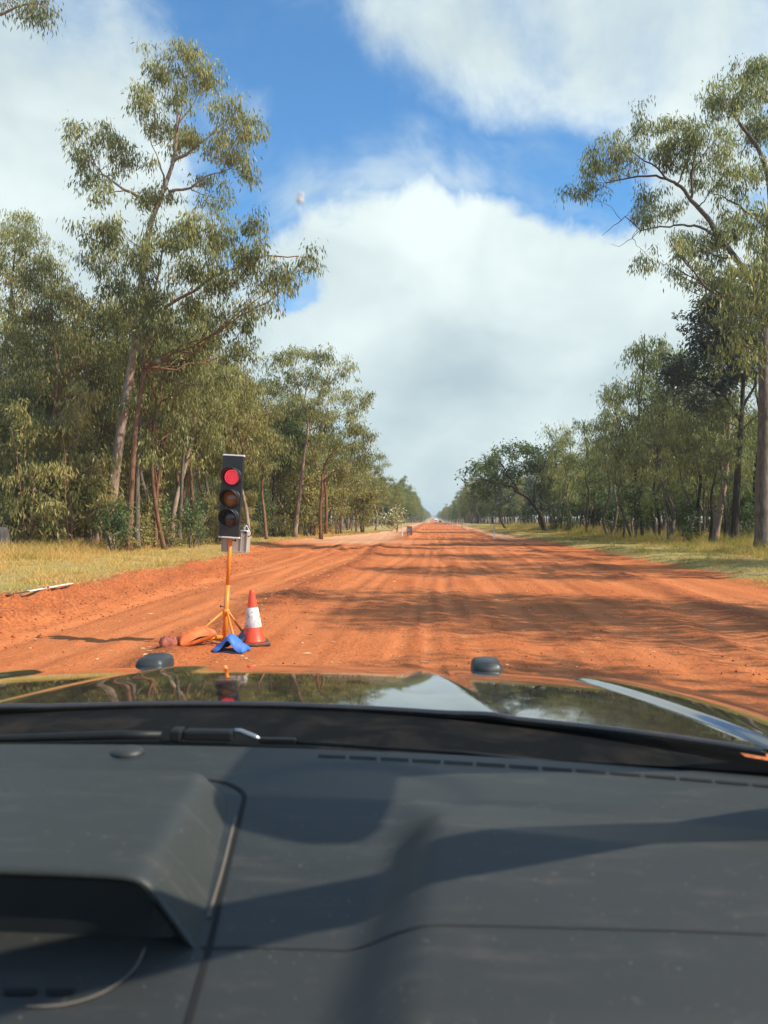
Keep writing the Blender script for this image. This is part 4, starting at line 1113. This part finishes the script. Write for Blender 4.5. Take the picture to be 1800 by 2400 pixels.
# fallen guide post on the top of the bank
a = hit(20, 1401); b = hit(168, 1377)
ang = math.atan2(b.y - a.y, b.x - a.x); ln_ = (b - a).length
za, zb = gz(a.x, a.y), gz(b.x, b.y)
fp = empty('fallen_guide_post', (a.x, a.y, za), 0, 'fallen white guide post lying on top of the red bank at the left', 'guide post')
qq = Matrix.Rotation(ang, 4, 'Z') @ Matrix.Rotation(-math.asin((zb - za) / ln_), 4, 'Y')
MB().box((ln_ * .64, 0, .03), (ln_ * .72, .065, .018), qq, .006).build('post', PAINT, fp)
MB().box((ln_ * .13, 0, .028), (ln_ * .30, .055, .016), qq, .006).build('buried_end', simple('post_dark', (.06, .045, .04), .8), fp)
# weathered grey stump at the left edge
st = PY(5, 1290, 29); zs = gz(st.x, st.y)
rgs = np.random.default_rng(3)
prof = [(.33, -.1), (.30, .1), (.27, .4), (.26, .7), (.22, .95), (.13, 1.05), (.02, 1.0)]
sm = MB().lathe(prof, 18)
for i, v in enumerate(sm.V):
    k = 1 + .22 * (float(vnoise(np.array([v.x * 4 + 9]), np.array([v.y * 4 + v.z * 2]), 5)[0]) - .5) + .1 * rgs.normal() * (v.z > .8)
    v.x *= k; v.y *= k
so = empty('stump', (st.x, st.y, zs), 0, 'weathered grey stump among the grass at the left edge', 'stump'); sm.build('wood', bark_mat('stump_grey', (.13, .11, .10), (.06, .05, .045)), so, True)
# ------------------------------------------------------------------ far vehicles and cones
GLS = simple('vehicle_glass', (.02, .025, .03), .08); CWHITE = simple('vehicle_white', (.80, .80, .80), .3, coat=.5, var=.03); TYRE = simple('tyre', (.02, .02, .02), .8); CDARK = simple('vehicle_dark', (.05, .045, .045), .4)
def truck(u, Y, w_, h_, label, body, name, box=True):
    p = PY(u, 1224, Y); z = gz(p.x, p.y)
    r = empty(name, (p.x, p.y, z), 0, label, 'truck' if box else 'car')
    cab = h_ * .62
    MB().box((0, 0, .35 + cab * .22), (w_ * .96, 1.9, cab * .46), None, .12).build('cab', body, r)
    MB().box((0, .25, .35 + cab * .66), (w_ * .86, 1.4, cab * .42), None, .12).build('cab_roof', body, r)
    MB().box((0, -.47, .35 + cab * .63), (w_ * .76, .06, cab * .30)).build('windscreen', GLS, r)
    MB().box((0, -.98, .35 + cab * .12), (w_ * .5, .05, cab * .14)).build('grille', CDARK, r)
    MB().box((0, -1.0, .36), (w_ * .98, .16, .22), None, .05).build('bumper', CDARK, r)
    for sx in (-1, 1):
        MB().box((sx * w_ * .36, -.97, .35 + cab * .17), (w_ * .16, .05, cab * .11)).build('headlight', WHITEP, r)
        for yy in (-.35, 2.9):
            MB().tube([(sx * w_ * .34, yy, .4), (sx * w_ * .47, yy, .4)], .4, 16).build('wheel', TYRE, r, True)
        MB().box((sx * w_ * .53, -.35, .35 + cab * .7), (.1, .1, .3)).build('side_mirror', CDARK, r)
    if box:
        MB().box((0, 3.1, .75 + (h_ - .75) / 2), (w_, 4.0, h_ - .75), None, .06).build('cargo_box', body, r)
    else:
        MB().box((0, 1.9, .35 + cab * .3), (w_ * .95, 2.4, cab * .6), None, .15).build('tray', body, r)
    MB().box((0, 2.3, .5), (w_ * .5, 4.6, .2)).build('chassis', CDARK, r)
    return r
truck(1022, 520, 2.35, 3.0, 'white box truck coming far down the dirt road', CWHITE, 'box_truck')
truck(1032, 500, 1.9, 2.0, 'dark utility vehicle right of the far white truck', CDARK, 'utility_vehicle', False)
for (u, Y) in ((1007, 330), (1042, 260), (1046, 230)):
    p = PY(u, 1224, Y); z = gz(p.x, p.y)
    c = empty('bollard', (p.x, p.y, z), 0, {1007: 'pale bollard far down the road left of the white truck', 1042: 'first pale bollard right of the far dark vehicle', 1046: 'second pale bollard right of the far dark vehicle'}[u], 'bollard', 'far roadworks bollards')
    MB().lathe([(.2, 0), (.2, .08), (.09, .1), (.07, 1.0), (.04, 1.05)], 12).build('body', PAINT, c, True)
    MB().lathe([(.084, .72), (.082, .88)], 12, None, False).build('band', CONE, c, True)

# ------------------------------------------------------------------ the car we sit in
XC = -.37
car = empty('car', (XC, 0, 0), 0, 'black four-wheel drive in the foreground seen over its dashboard and bonnet', 'car')
def cobj(o):   # parts are authored in world metres; hang them on the car
    o.parent = car; o.matrix_parent_inverse = Matrix.Translation((-XC, 0, 0)); return o
def kid(o, par):
    o.parent = par; o.matrix_parent_inverse = Matrix.Identity(4); return o
def paint_mat():
    m, t, b = new_mat('black_car_paint')
    co = t.add('ShaderNodeTexCoord').outputs['Object']
    n = t.maprange(t.noise(co, 5, 6, .65), .42, .72)
    b.inputs['Base Color'].default_value = (.010, .011, .012, 1)
    t.l.new(t.mix(t.maprange(n, 0, 1, .05, .16), (.010, .011, .012), (.36, .22, .14)), b.inputs['Base Color'])
    b.inputs['Metallic'].default_value = 0
    b.inputs['IOR'].default_value = 1.7
    t.l.new(t.maprange(n, 0, 1, .05, .16), b.inputs['Roughness'])
    t.l.new(t.maprange(n, 0, 1, .9, .6), b.inputs['Coat Weight']); t.l.new(t.maprange(t.noise(co, 40, 5, .7), .3, .8, .02, .06), b.inputs['Coat Roughness']); b.inputs['Coat IOR'].default_value = 1.6
    return m
PAINTC = paint_mat()
def grid_obj(name, us, vs, fn, mat, smooth=True):
    X, Y = np.meshgrid(us, vs)
    P = np.stack(fn(X, Y), -1).reshape(-1, 3)
    nx, ny = len(us), len(vs); idx = np.arange(nx * ny).reshape(ny, nx)
    F = np.stack([idx[:-1, :-1], idx[:-1, 1:], idx[1:, 1:], idx[1:, :-1]], -1).reshape(-1, 4)
    return mesh_obj(name, P, F, mat, None, smooth)
def rear_y(x): return 1.505 - .20 * (x / .86) ** 2
def front_y(x): return 2.36 - .16 * np.abs(x / .8) ** 3
T3, T8 = math.tan(R(2.7)), math.tan(R(8.2))
def spread(S): return 1 + .235 * (1 - S) ** 1.1
def bonnet_fn(X, S):
    x = X * spread(S); yr = rear_y(x); yf = front_y(X); y = yr + (yf - yr) * S
    t = np.clip(y - 1.33, 0, 2)
    z = 1.2935 - (T3 * t + (T8 - T3) * t * t / (2 * 1.02))
    z = z - .020 * (X / .75) ** 2
    z = z - .05 * sst(S, .93, 1.0) ** 2
    for sgn in (-1, 1):       # two raised creases that spread toward the windscreen
        xr = sgn * (.335 + (.48 - .335) * (1 - S) ** 1.0)
        q = (x - xr) * sgn
        z = z + .0075 * np.where(q < 0, np.exp(-(q / .06) ** 2), np.exp(-(q / .03) ** 2)) * sst(1 - S, -.1, .25) * (.55 + .45 * S)
    return x + XC, y, z
bon = cobj(grid_obj('bonnet', np.linspace(-.735, .735, 190), np.linspace(0, 1, 90), bonnet_fn, PAINTC))
so_ = bon.modifiers.new('thick', 'SOLIDIFY'); so_.thickness = .012; so_.offset = -1
def fender_fn(sgn):
    def f(U, S):
        # U 0..1 across from the bonnet gap to the outer flank
        xe = .743 * spread(S); x = sgn * (xe + (1.13 - xe) * U); yr = rear_y(.743 * spread(0.0)); yf = front_y(.743) - .22 * U ** 2; y = yr + (yf - yr) * S
        t = np.clip(y - 1.33, -.4, 2)
        z = 1.2935 - (T3 * t + (T8 - T3) * np.clip(t, 0, 2) ** 2 / (2 * 1.02)) - .020 * (.743 / .75) ** 2 - .001
        z = z + .008 * sst(U, .0, .12) - .050 * np.clip(U - .16, 0, 1) ** 1.6 - .9 * np.clip(U - .86, 0, 1) ** 1.4
        z = z - .05 * sst(S, .93, 1.0) ** 2
        return x + XC, y, z
    return f
for sgn in (-1, 1):
    fd = grid_obj('fender', np.linspace(0, 1, 70)[::sgn], np.linspace(0, 1, 60), fender_fn(sgn), PAINTC); cobj(fd)
    mo = fd.modifiers.new('thick', 'SOLIDIFY'); mo.thickness = .01; mo.offset = -1
GAPB = simple('bay_black', (.006, .006, .006), .9)
GREYP = simple('bar_grey', (.030, .035, .037), .45, var=.1, dirt=(.2, .12, .08), dirt_amt=.3)
def bar_marker(x):
    mb = MB()
    V = []; prof = [(-.5, 0), (-.5, .78), (-.46, .88), (-.36, .97), (0, 1.0), (.36, .97), (.46, .88), (.5, .78), (.5, 0)]
    for y in (2.39, 2.41, 2.50, 2.52):
        k = 1 if 2.4 < y < 2.51 else .86
        for (a_, b_) in prof: V.append((x + a_ * .094 * k, y, 1.10 + .102 * (b_ if k == 1 else b_ * .93)))
    n = len(prof); F = [(i * n + j, i * n + j + 1, (i + 1) * n + j + 1, (i + 1) * n + j) for i in range(3) for j in range(n - 1)] + [tuple(range(n))[::-1], tuple(3 * n + j for j in range(n))]
    mb.add(V, F)
    cobj(mb.build('bar_buffer', GREYP, None, True))
bar_marker(-.905); bar_marker(.168)
cobj(MB().tube([(XC - .92, 2.25, 1.02), (XC - .7, 2.42, 1.08), (XC, 2.48, 1.10), (XC + .7, 2.42, 1.08), (XC + .92, 2.25, 1.02)], .035, 12).build('bull_bar', GREYP, None, True))
cobj(MB().box((XC, 1.72, .86), (2.12, 1.1, .52)).build('engine_bay', GAPB))
cobj(MB().box((XC, 2.3, .82), (1.7, .12, .45), None, .05).build('grille', CDARK))
# cowl under the windscreen and the black band of the glass
COWL = simple('cowl_black', (.006, .0065, .007), .85, var=.3, spec=.06, dirt=(.06, .045, .035), dirt_amt=.3, dirt_scale=7)
def cowl_fn(X, S):
    y1 = rear_y(X) + .22; y0 = 1.13 - .06 * (X / .86) ** 2; y = y0 + (y1 - y0) * S
    z = 1.262 + .012 * np.sin(S * math.pi) - .02 * (X / .75) ** 2 - .05 * sst(S, .6, 1) - .01 * sst(1 - S, .8, 1)
    return X + XC, y, z
cobj(grid_obj('cowl', np.linspace(-1.0, 1.0, 90), np.linspace(0, 1, 24), cowl_fn, COWL))
WIP = simple('wiper_black', (.010, .011, .012), .5, var=.3, spec=.3); WST = simple('wiper_steel', (.35, .37, .38), .28, .7, var=.1)
# wiper parked along the foot of the glass
wr = MB().tube([(-1.05, 1.20, 1.274), (-.78, 1.235, 1.280), (-.52, 1.262, 1.285), (-.455, 1.265, 1.285)], [.004, .006, .008, .007], 8).build('wiper_arm', WIP, None, True); cobj(wr)
MB().box((-.372, 1.262, 1.288), (.082, .024, .017), None, .004).build('blade_clip', WIP, wr)
MB().box((-.427, 1.264, 1.287), (.020, .028, .021), None, .004).build('hinge', WIP, wr)
MB().tube([(-.330, 1.262, 1.296), (-.320, 1.262, 1.295), (-.295, 1.257, 1.287), (-.285, 1.255, 1.284)], [.003, .0045, .005, .003], 8).build('spring_clip', WST, wr, True)
MB().box((-.255, 1.252, 1.283), (.06, .012, .009), None, .002).build('blade_end', WIP, wr)
MB().tube([(-.225, 1.25, 1.281), (.05, 1.232, 1.275), (.38, 1.17, 1.266)], [.003, .004, .003], 6).build('blade', WIP, wr, True)
# windscreen
def glass_mat():
    m, t, b = new_mat('windscreen_glass')
    m.node_tree.nodes.remove(b)
    tr = t.add('ShaderNodeBsdfTransparent'); tr.inputs[0].default_value = (.955, .985, .975, 1)
    gl = t.add('ShaderNodeBsdfGlossy'); gl.inputs['Roughness'].default_value = .0; gl.inputs[0].default_value = (1, 1, 1, 1)
    fr = t.add('ShaderNodeFresnel'); fr.inputs[0].default_value = 1.32
    mx = t.add('ShaderNodeMixShader')
    t.l.new(t.math('MINIMUM', t.math('MULTIPLY', fr.outputs[0], .5), .25), mx.inputs[0]); t.l.new(tr.outputs[0], mx.inputs[1]); t.l.new(gl.outputs[0], mx.inputs[2])
    # a film of road dust and a few splashes on the outside
    co = t.add('ShaderNodeTexCoord').outputs['Object']
    film = t.maprange(t.noise(co, 2.2, 4, .6, .3), .3, .75, .003, .010)
    vor = t.add('ShaderNodeTexVoronoi'); t.l.new(t.vmath('ADD', co, t.vmath('SCALE', t.noise(co, 30, 2, .5, 0, True), scale=.012)), vor.inputs['Vector']); vor.inputs['Scale'].default_value = 26
    spots = t.math('MULTIPLY', t.maprange(vor.outputs['Distance'], .02, .05, .25, 0), t.maprange(t.noise(co, 9, 2, .5), .62, .66))
    dst = t.add('ShaderNodeBsdfTranslucent'); dst.inputs[0].default_value = (.75, .74, .70, 1)
    mx2 = t.add('ShaderNodeMixShader')
    t.l.new(t.math('ADD', film, spots), mx2.inputs[0]); t.l.new(mx.outputs[0], mx2.inputs[1]); t.l.new(dst.outputs[0], mx2.inputs[2])
    t.l.new(mx2.outputs[0], m.node_tree.nodes['Material Output'].inputs[0])
    return m
def screen_fn(X, S):
    y = (1.185 - .065 * (X / .86) ** 2) * (1 - S) + (.46 - .10 * (X / .86) ** 2) * S
    x = X * (1 - .18 * S)
    z = 1.27 + .72 * S + .035 * np.sin(S * math.pi)
    return x + XC, y, z
ws = cobj(grid_obj('windscreen', np.linspace(-.88, .88, 40), np.linspace(0, 1, 24), screen_fn, glass_mat()))
def frit_fn(X, S):
    x, y, z = screen_fn(X, S * .028 + .006); return x, y - .004, z
kid(grid_obj('black_band', np.linspace(-.88, .88, 60), np.linspace(0, 1, 4), frit_fn, simple('frit', (.004, .004, .004), .6)), ws)
# spot of reflected light on the glass, modelled as small white blobs
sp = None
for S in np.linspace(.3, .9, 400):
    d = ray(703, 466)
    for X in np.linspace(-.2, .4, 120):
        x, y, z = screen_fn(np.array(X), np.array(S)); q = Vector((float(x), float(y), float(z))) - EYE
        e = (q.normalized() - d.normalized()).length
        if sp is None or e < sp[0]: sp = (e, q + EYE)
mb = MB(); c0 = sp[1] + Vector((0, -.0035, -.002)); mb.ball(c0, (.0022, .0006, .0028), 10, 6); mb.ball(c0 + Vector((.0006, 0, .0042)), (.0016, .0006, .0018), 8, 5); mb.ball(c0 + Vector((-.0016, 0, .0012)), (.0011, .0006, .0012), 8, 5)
kid(mb.build('painted_reflection', simple('reflection_white', (.93, .94, .93), .5), None, True), ws)

# dashboard
def dash_mat(name, col, dust=.3):
    m, t, b = new_mat(name)
    co = t.add('ShaderNodeTexCoord').outputs['Object']
    n = t.noise(co, 3.5, 5, .6); fine = t.noise(co, 900, 2, .5); dn = t.noise(co, 60, 5, .7)
    c = t.mix(n, tuple(x * .9 for x in col), tuple(x * 1.1 for x in col))
    c = t.mix(t.maprange(dn, .58, .8, 0, dust), c, (.15, .12, .10))
    c = t.mix(t.maprange(t.noise(co, 210, 2, .5), .70, .76, 0, .5), c, (.22, .19, .16))
    c = t.mix(t.maprange(t.noise(t.mapping(co, (2, 9, 1)), 4, 5, .7), .5, .8, 0, .28), c, (.13, .11, .09))
    t.l.new(c, b.inputs['Base Color'])
    b.inputs['Roughness'].default_value = .52; b.inputs['Specular IOR Level'].default_value = .6
    bn = t.add('ShaderNodeBump'); bn.inputs['Strength'].default_value = .25; bn.inputs['Distance'].default_value = .0006
    t.l.new(fine, bn.inputs['Height']); t.l.new(bn.outputs[0], b.inputs['Normal'])
    return m
DASH = dash_mat('dash_grey', (.025, .027, .0255)); DASHB = dash_mat('dash_pod_grey', (.030, .032, .030), .25)
GAP = simple('dash_gap', (.006, .006, .006), .8); DUSTY = simple('dust_line', (.14, .12, .10), .9, var=.35, scale=60)
def dash_z(x, y):
    """top of the dashboard in world metres; x, y arrays"""
    z = 1.302 - .02 * (1.12 - y) - .155 * np.clip(.97 - y, 0, 1)
    z = z - .008 * ((x - XC) / .75) ** 2
    # the driver's side stands higher: it rises toward the seat in one plane, then runs flat
    xs = .012 - .09 * np.clip(.92 - y, 0, 1)
    m = sst(x, xs - .062 - .1 * np.clip(.85 - y, 0, 1), xs + .008)
    yl = y + .10 * np.clip(x, -.2, 1)
    z = z + m * (.046 * np.clip((.965 - yl) / .13, 0, 1))
    # a shallow rounded hollow, shaped in for the shadow patch in the middle
    z = z - .004 * (1 - sst(np.sqrt(((x + .11) / .17) ** 2 + ((y - .97) / .13) ** 2), .75, 1.08))
    # the roll toward the driver: it falls away at the near edge
    z = z - .5 * np.clip(.60 - y, 0, 1) ** 1.35
    return z
def dash_fn(X, S):
    y1 = 1.150 - .055 * ((X - XC) / .86) ** 2; y = .34 + (y1 - .34) * S
    return X, y, dash_z(X, y)
dash = cobj(grid_obj('dashboard', np.linspace(XC - .85, XC + .92, 220), np.linspace(0, 1, 160), dash_fn, DASH))
# demister slots along the front edge
def slot_y(x): return 1.118 - .055 * ((x - XC) / .86) ** 2 - .02 * np.clip(x + .1, 0, 1)
xs_ = np.linspace(-.17, .47, 15)
for i in range(len(xs_) - 1):
    xa, xb = xs_[i] + .0025, xs_[i + 1] - .0025
    V = []
    for x in (xa, xb):
        yy = float(slot_y(x))
        for dy in (-.0035 - .002 * (i / 14), .0035): V.append((x, yy + dy, float(dash_z(np.array(x), np.array(yy + dy))) + .0016))
    kid(mesh_obj('demister_slot', V, [(0, 2, 3, 1)], GAP), dash)
# light sensor domes
for (x, y, rx, rz_) in ((-.45, 1.11, .024, .010),):
    kid(MB().ball((x, y, float(dash_z(np.array(x), np.array(y))) + .001), (rx, .022, rz_), 18, 10).build('sensor_dome', DASHB, None, True), dash)
# seam across the lower dash
def line_on_dash(pts, wd, up, name, mat, n=60, zfn=dash_z):
    P_ = []
    for i in range(len(pts) - 1):
        p0 = pts[max(i - 1, 0)]; p1 = pts[i]; p2 = pts[i + 1]; p3 = pts[min(i + 2, len(pts) - 1)]
        for k in range(8):
            t = k / 8
            P_.append([.5 * ((2 * p1[j]) + (p2[j] - p0[j]) * t + (2 * p0[j] - 5 * p1[j] + 4 * p2[j] - p3[j]) * t * t + (3 * p1[j] - p0[j] - 3 * p2[j] + p3[j]) * t ** 3) for j in (0, 1)])
    P_.append(list(pts[-1]))
    V = []; F = []
    for i, p in enumerate(P_):
        a_ = P_[max(i - 1, 0)]; b_ = P_[min(i + 1, len(P_) - 1)]
        d = Vector((b_[0] - a_[0], b_[1] - a_[1])).normalized(); nn = Vector((-d.y, d.x)) * wd / 2
        for sg in (-1, 1):
            x, y = p[0] + nn.x * sg, p[1] + nn.y * sg
            V.append((x, y, float(zfn(np.array(x), np.array(y))) + up))
    F = [(2 * i, 2 * i + 2, 2 * i + 3, 2 * i + 1) for i in range(len(P_) - 1)]
    return kid(mesh_obj(name, V, F, mat), dash)
def onto(u, v):   # where a point of the dash top lies
    d = ray(u, v); lo, hi = .3, 2.0
    for _ in range(40):
        mid = (lo + hi) / 2; p = EYE + d * mid
        if p.z > float(dash_z(np.array(p.x), np.array(p.y))): lo = mid
        else: hi = mid
    return (EYE + d * lo)
def pp(u, v): q = onto(u, v); return (q.x, q.y)
line_on_dash([pp(470, 2222), pp(600, 2222), pp(780, 2226), pp(860, 2215), pp(960, 2178), pp(1050, 2168), pp(1180, 2170), pp(1400, 2176), pp(1600, 2182), pp(1800, 2190)], .0025, .0012, 'panel_seam', simple('seam_grey', (.028, .031, .033), .8))
# pod over the centre console
POD_R = pp(520, 1850)[0]
PYN = .70
def pod_section(x, y):
    """height of the hood over the screen at x for a section at y"""
    xa = np.interp(y, [.70, .957, 1.01], [-.268, -.292, -.33]); xb = np.interp(y, [.70, .93, .97, 1.01], [-.214, -.245, -.262, -.31])
    zb = float(dash_z(np.array(x), np.array(y))) - .006
    zt = 1.319 + .045 * (y - .70) - .006 * ((x - XC) / .5) ** 2
    t = (x - xa) / (xb - xa)
    r = .5 * (t + math.sqrt(t * t + .05)); r = min(1.0, r)
    z = zt - (zt - zb) * r
    f = 1 - float(sst(np.array(y), .945, 1.0)) ** 1.6
    return zb + (z - zb) * f, zb, float(xb)
def build_pod():
    ys = [PYN, PYN + .003, PYN + .012, .76, .82, .88, .92, .945, .955, .965, .975, .985, .995, 1.003]
    V = []; cols = 46
    for y in ys:
        xb = pod_section(0, y)[2]
        xs = list(np.linspace(XC - .5, -.36, 10)) + list(np.linspace(-.35, xb, cols - 10))
        for x in xs:
            z = pod_section(x, y)[0]
            if y == PYN: z -= .004
            V.append((x, y, z))
    n = cols
    F = [(i * n + j, i * n + j + 1, (i + 1) * n + j + 1, (i + 1) * n + j) for i in range(len(ys) - 1) for j in range(n - 1)]
    return V, F
V, F = build_pod()
pod = cobj(mesh_obj('console_pod', V, F, DASHB, None, True))
md_ = pod.modifiers.new('thick', 'SOLIDIFY'); md_.thickness = .011; md_.offset = -1
# dark throat below the hood
V = []; F = []
xs = np.linspace(XC - .5, -.228, 60)
for i, x in enumerate(xs):
    z, zb, _ = pod_section(x, PYN + .012)
    V += [(x, PYN + .012, zb + .004), (x, PYN + .02, max(zb + .005, z - .016))]
F = [(2 * i, 2 * i + 2, 2 * i + 3, 2 * i + 1) for i in range(len(xs) - 1)]
kid(mesh_obj('pod_throat', V, F, simple('throat_black', (.008, .009, .009), .45, var=.3)), pod)
line_on_dash([(-.315, 1.012), (-.27, 1.0), (-.243, .975), (-.235, .93), (-.228, .88), (-.219, .80), (-.209, .72), (-.203, .66), (-.197, .58), (-.19, .48)], .0055, .0014, 'pod_gap', GAP)
line_on_dash([(-.239, .92), (-.232, .87), (-.224, .80), (-.219, .74)], .0035, .0018, 'dust_line', DUSTY)
line_on_dash([pp(340, 2225), pp(310, 2280), pp(240, 2330), pp(150, 2358), pp(60, 2362)], .0025, .0014, 'dust_line', DUSTY)
for (ua, ub, v_) in ((8, 92, 2328), (108, 178, 2328)):
    q = [onto(ua, v_ - 7), onto(ub, v_ - 7), onto(ub - 12, v_ + 7), onto(ua, v_ + 7)]
    kid(mesh_obj('vent_slot', [tuple(p + Vector((0, 0, .0016))) for p in q], [(3, 2, 1, 0)], GAP), dash)
MB().box((0, 0, 0), (1, 1, 1))
# cabin shell: roof, pillars, doors, floor, mirror, steering wheel
TRIM = simple('cabin_trim', (.46, .445, .42), .8, var=.1); SHELL = PAINTC
def roof_fn(X, S):
    y = .44 - 2.6 * S - .1 * (X / .7) ** 2 * (1 - S); z = 1.995 + .03 * np.sin(np.clip(S * 1.2 + .1, 0, 1) * math.pi) - .06 * (X / .75) ** 4
    return X + XC, y, z
rf = cobj(grid_obj('roof', np.linspace(-.74, .74, 24), np.linspace(0, 1, 20), roof_fn, SHELL)); m_ = rf.modifiers.new('thick', 'SOLIDIFY'); m_.thickness = .05
def lining_fn(X, S):
    x, y, z = roof_fn(X * .97, S * .98 + .012); return x, y, z - .06
cobj(grid_obj('roof_lining', np.linspace(-.74, .74, 16), np.linspace(0, 1, 16), lining_fn, TRIM))
for sgn in (-1, 1):
    cobj(MB().tube([(XC + sgn * .94, 1.04, 1.22), (XC + sgn * .89, .79, 1.55), (XC + sgn * .82, .59, 1.78), (XC + sgn * .745, .38, 1.98)], [.04, .034, .032, .04], 10).build('windscreen_pillar', TRIM, None, True))
    cobj(MB().box((XC + sgn * .90, -.35, .85), (.09, 2.7, .78), None, .03).build('door', SHELL))
    cobj(MB().tube([(XC + sgn * .90, -.45, 1.2), (XC + sgn * .78, -.5, 1.98)], .05, 8).build('door_pillar', TRIM, None, True))
    for yy in (1.65, -1.3):
        cobj(MB().tube([(XC + sgn * .68, yy, .40), (XC + sgn * .93, yy, .40)], .40, 28).build('wheel', TYRE, None, True))
sn = MB().tube([(XC + 1.03, 1.5, 1.15), (XC + 1.03, 1.3, 1.26), (XC + 1.035, 1.05, 1.60), (XC + 1.05, .88, 1.98)], [.045, .045, .042, .042], 12).build('shadow_caster_pipe', CDARK, None, True); cobj(sn)  # unseen intake pipe and head, added to throw the dark patch on the dash
MB().box((XC + 1.06, .80, 2.04), (.10, .30, .17), None, .045).build('shadow_caster_head', CDARK, sn, True)
cobj(MB().box((XC, -.4, .46), (1.75, 3.0, .08)).build('cabin_floor', TRIM))
cobj(MB().box((XC, -1.85, 1.0), (1.75, .08, 1.05)).build('tailgate', SHELL))
cobj(MB().box((XC, 1.18, .85), (1.7, .05, .75)).build('firewall', COWL))
wm = MB()
wm.box((XC - .03, .37, 1.93), (.24, .035, .07), Matrix.Identity(4), .012)
cobj(wm.build('rear_view_mirror', COWL))
for o in list(bpy.data.objects):
    if o.parent and o.parent.parent == car and o.parent.matrix_parent_inverse == Matrix.Translation((-XC, 0, 0)):
        o.matrix_parent_inverse = Matrix.Identity(4)

# ------------------------------------------------------------------ haze
HZ = MB().box((0, 1450, 20), (1500, 3800, 60))
hz = HZ.build('haze', bpy.data.materials.new('haze_air'))
hm = hz.data.materials[0]; hm.use_nodes = True; hm.node_tree.nodes.clear()
hv = hm.node_tree.nodes.new('ShaderNodeVolumePrincipled'); ho = hm.node_tree.nodes.new('ShaderNodeOutputMaterial')
hv.inputs['Color'].default_value = (.85, .91, .95, 1); hv.inputs['Density'].default_value = .00028; hv.inputs['Anisotropy'].default_value = .2
hm.node_tree.links.new(hv.outputs[0], ho.inputs['Volume'])
tag(hz, 'thin pale haze in the air over the road', 'haze', kind='stuff')
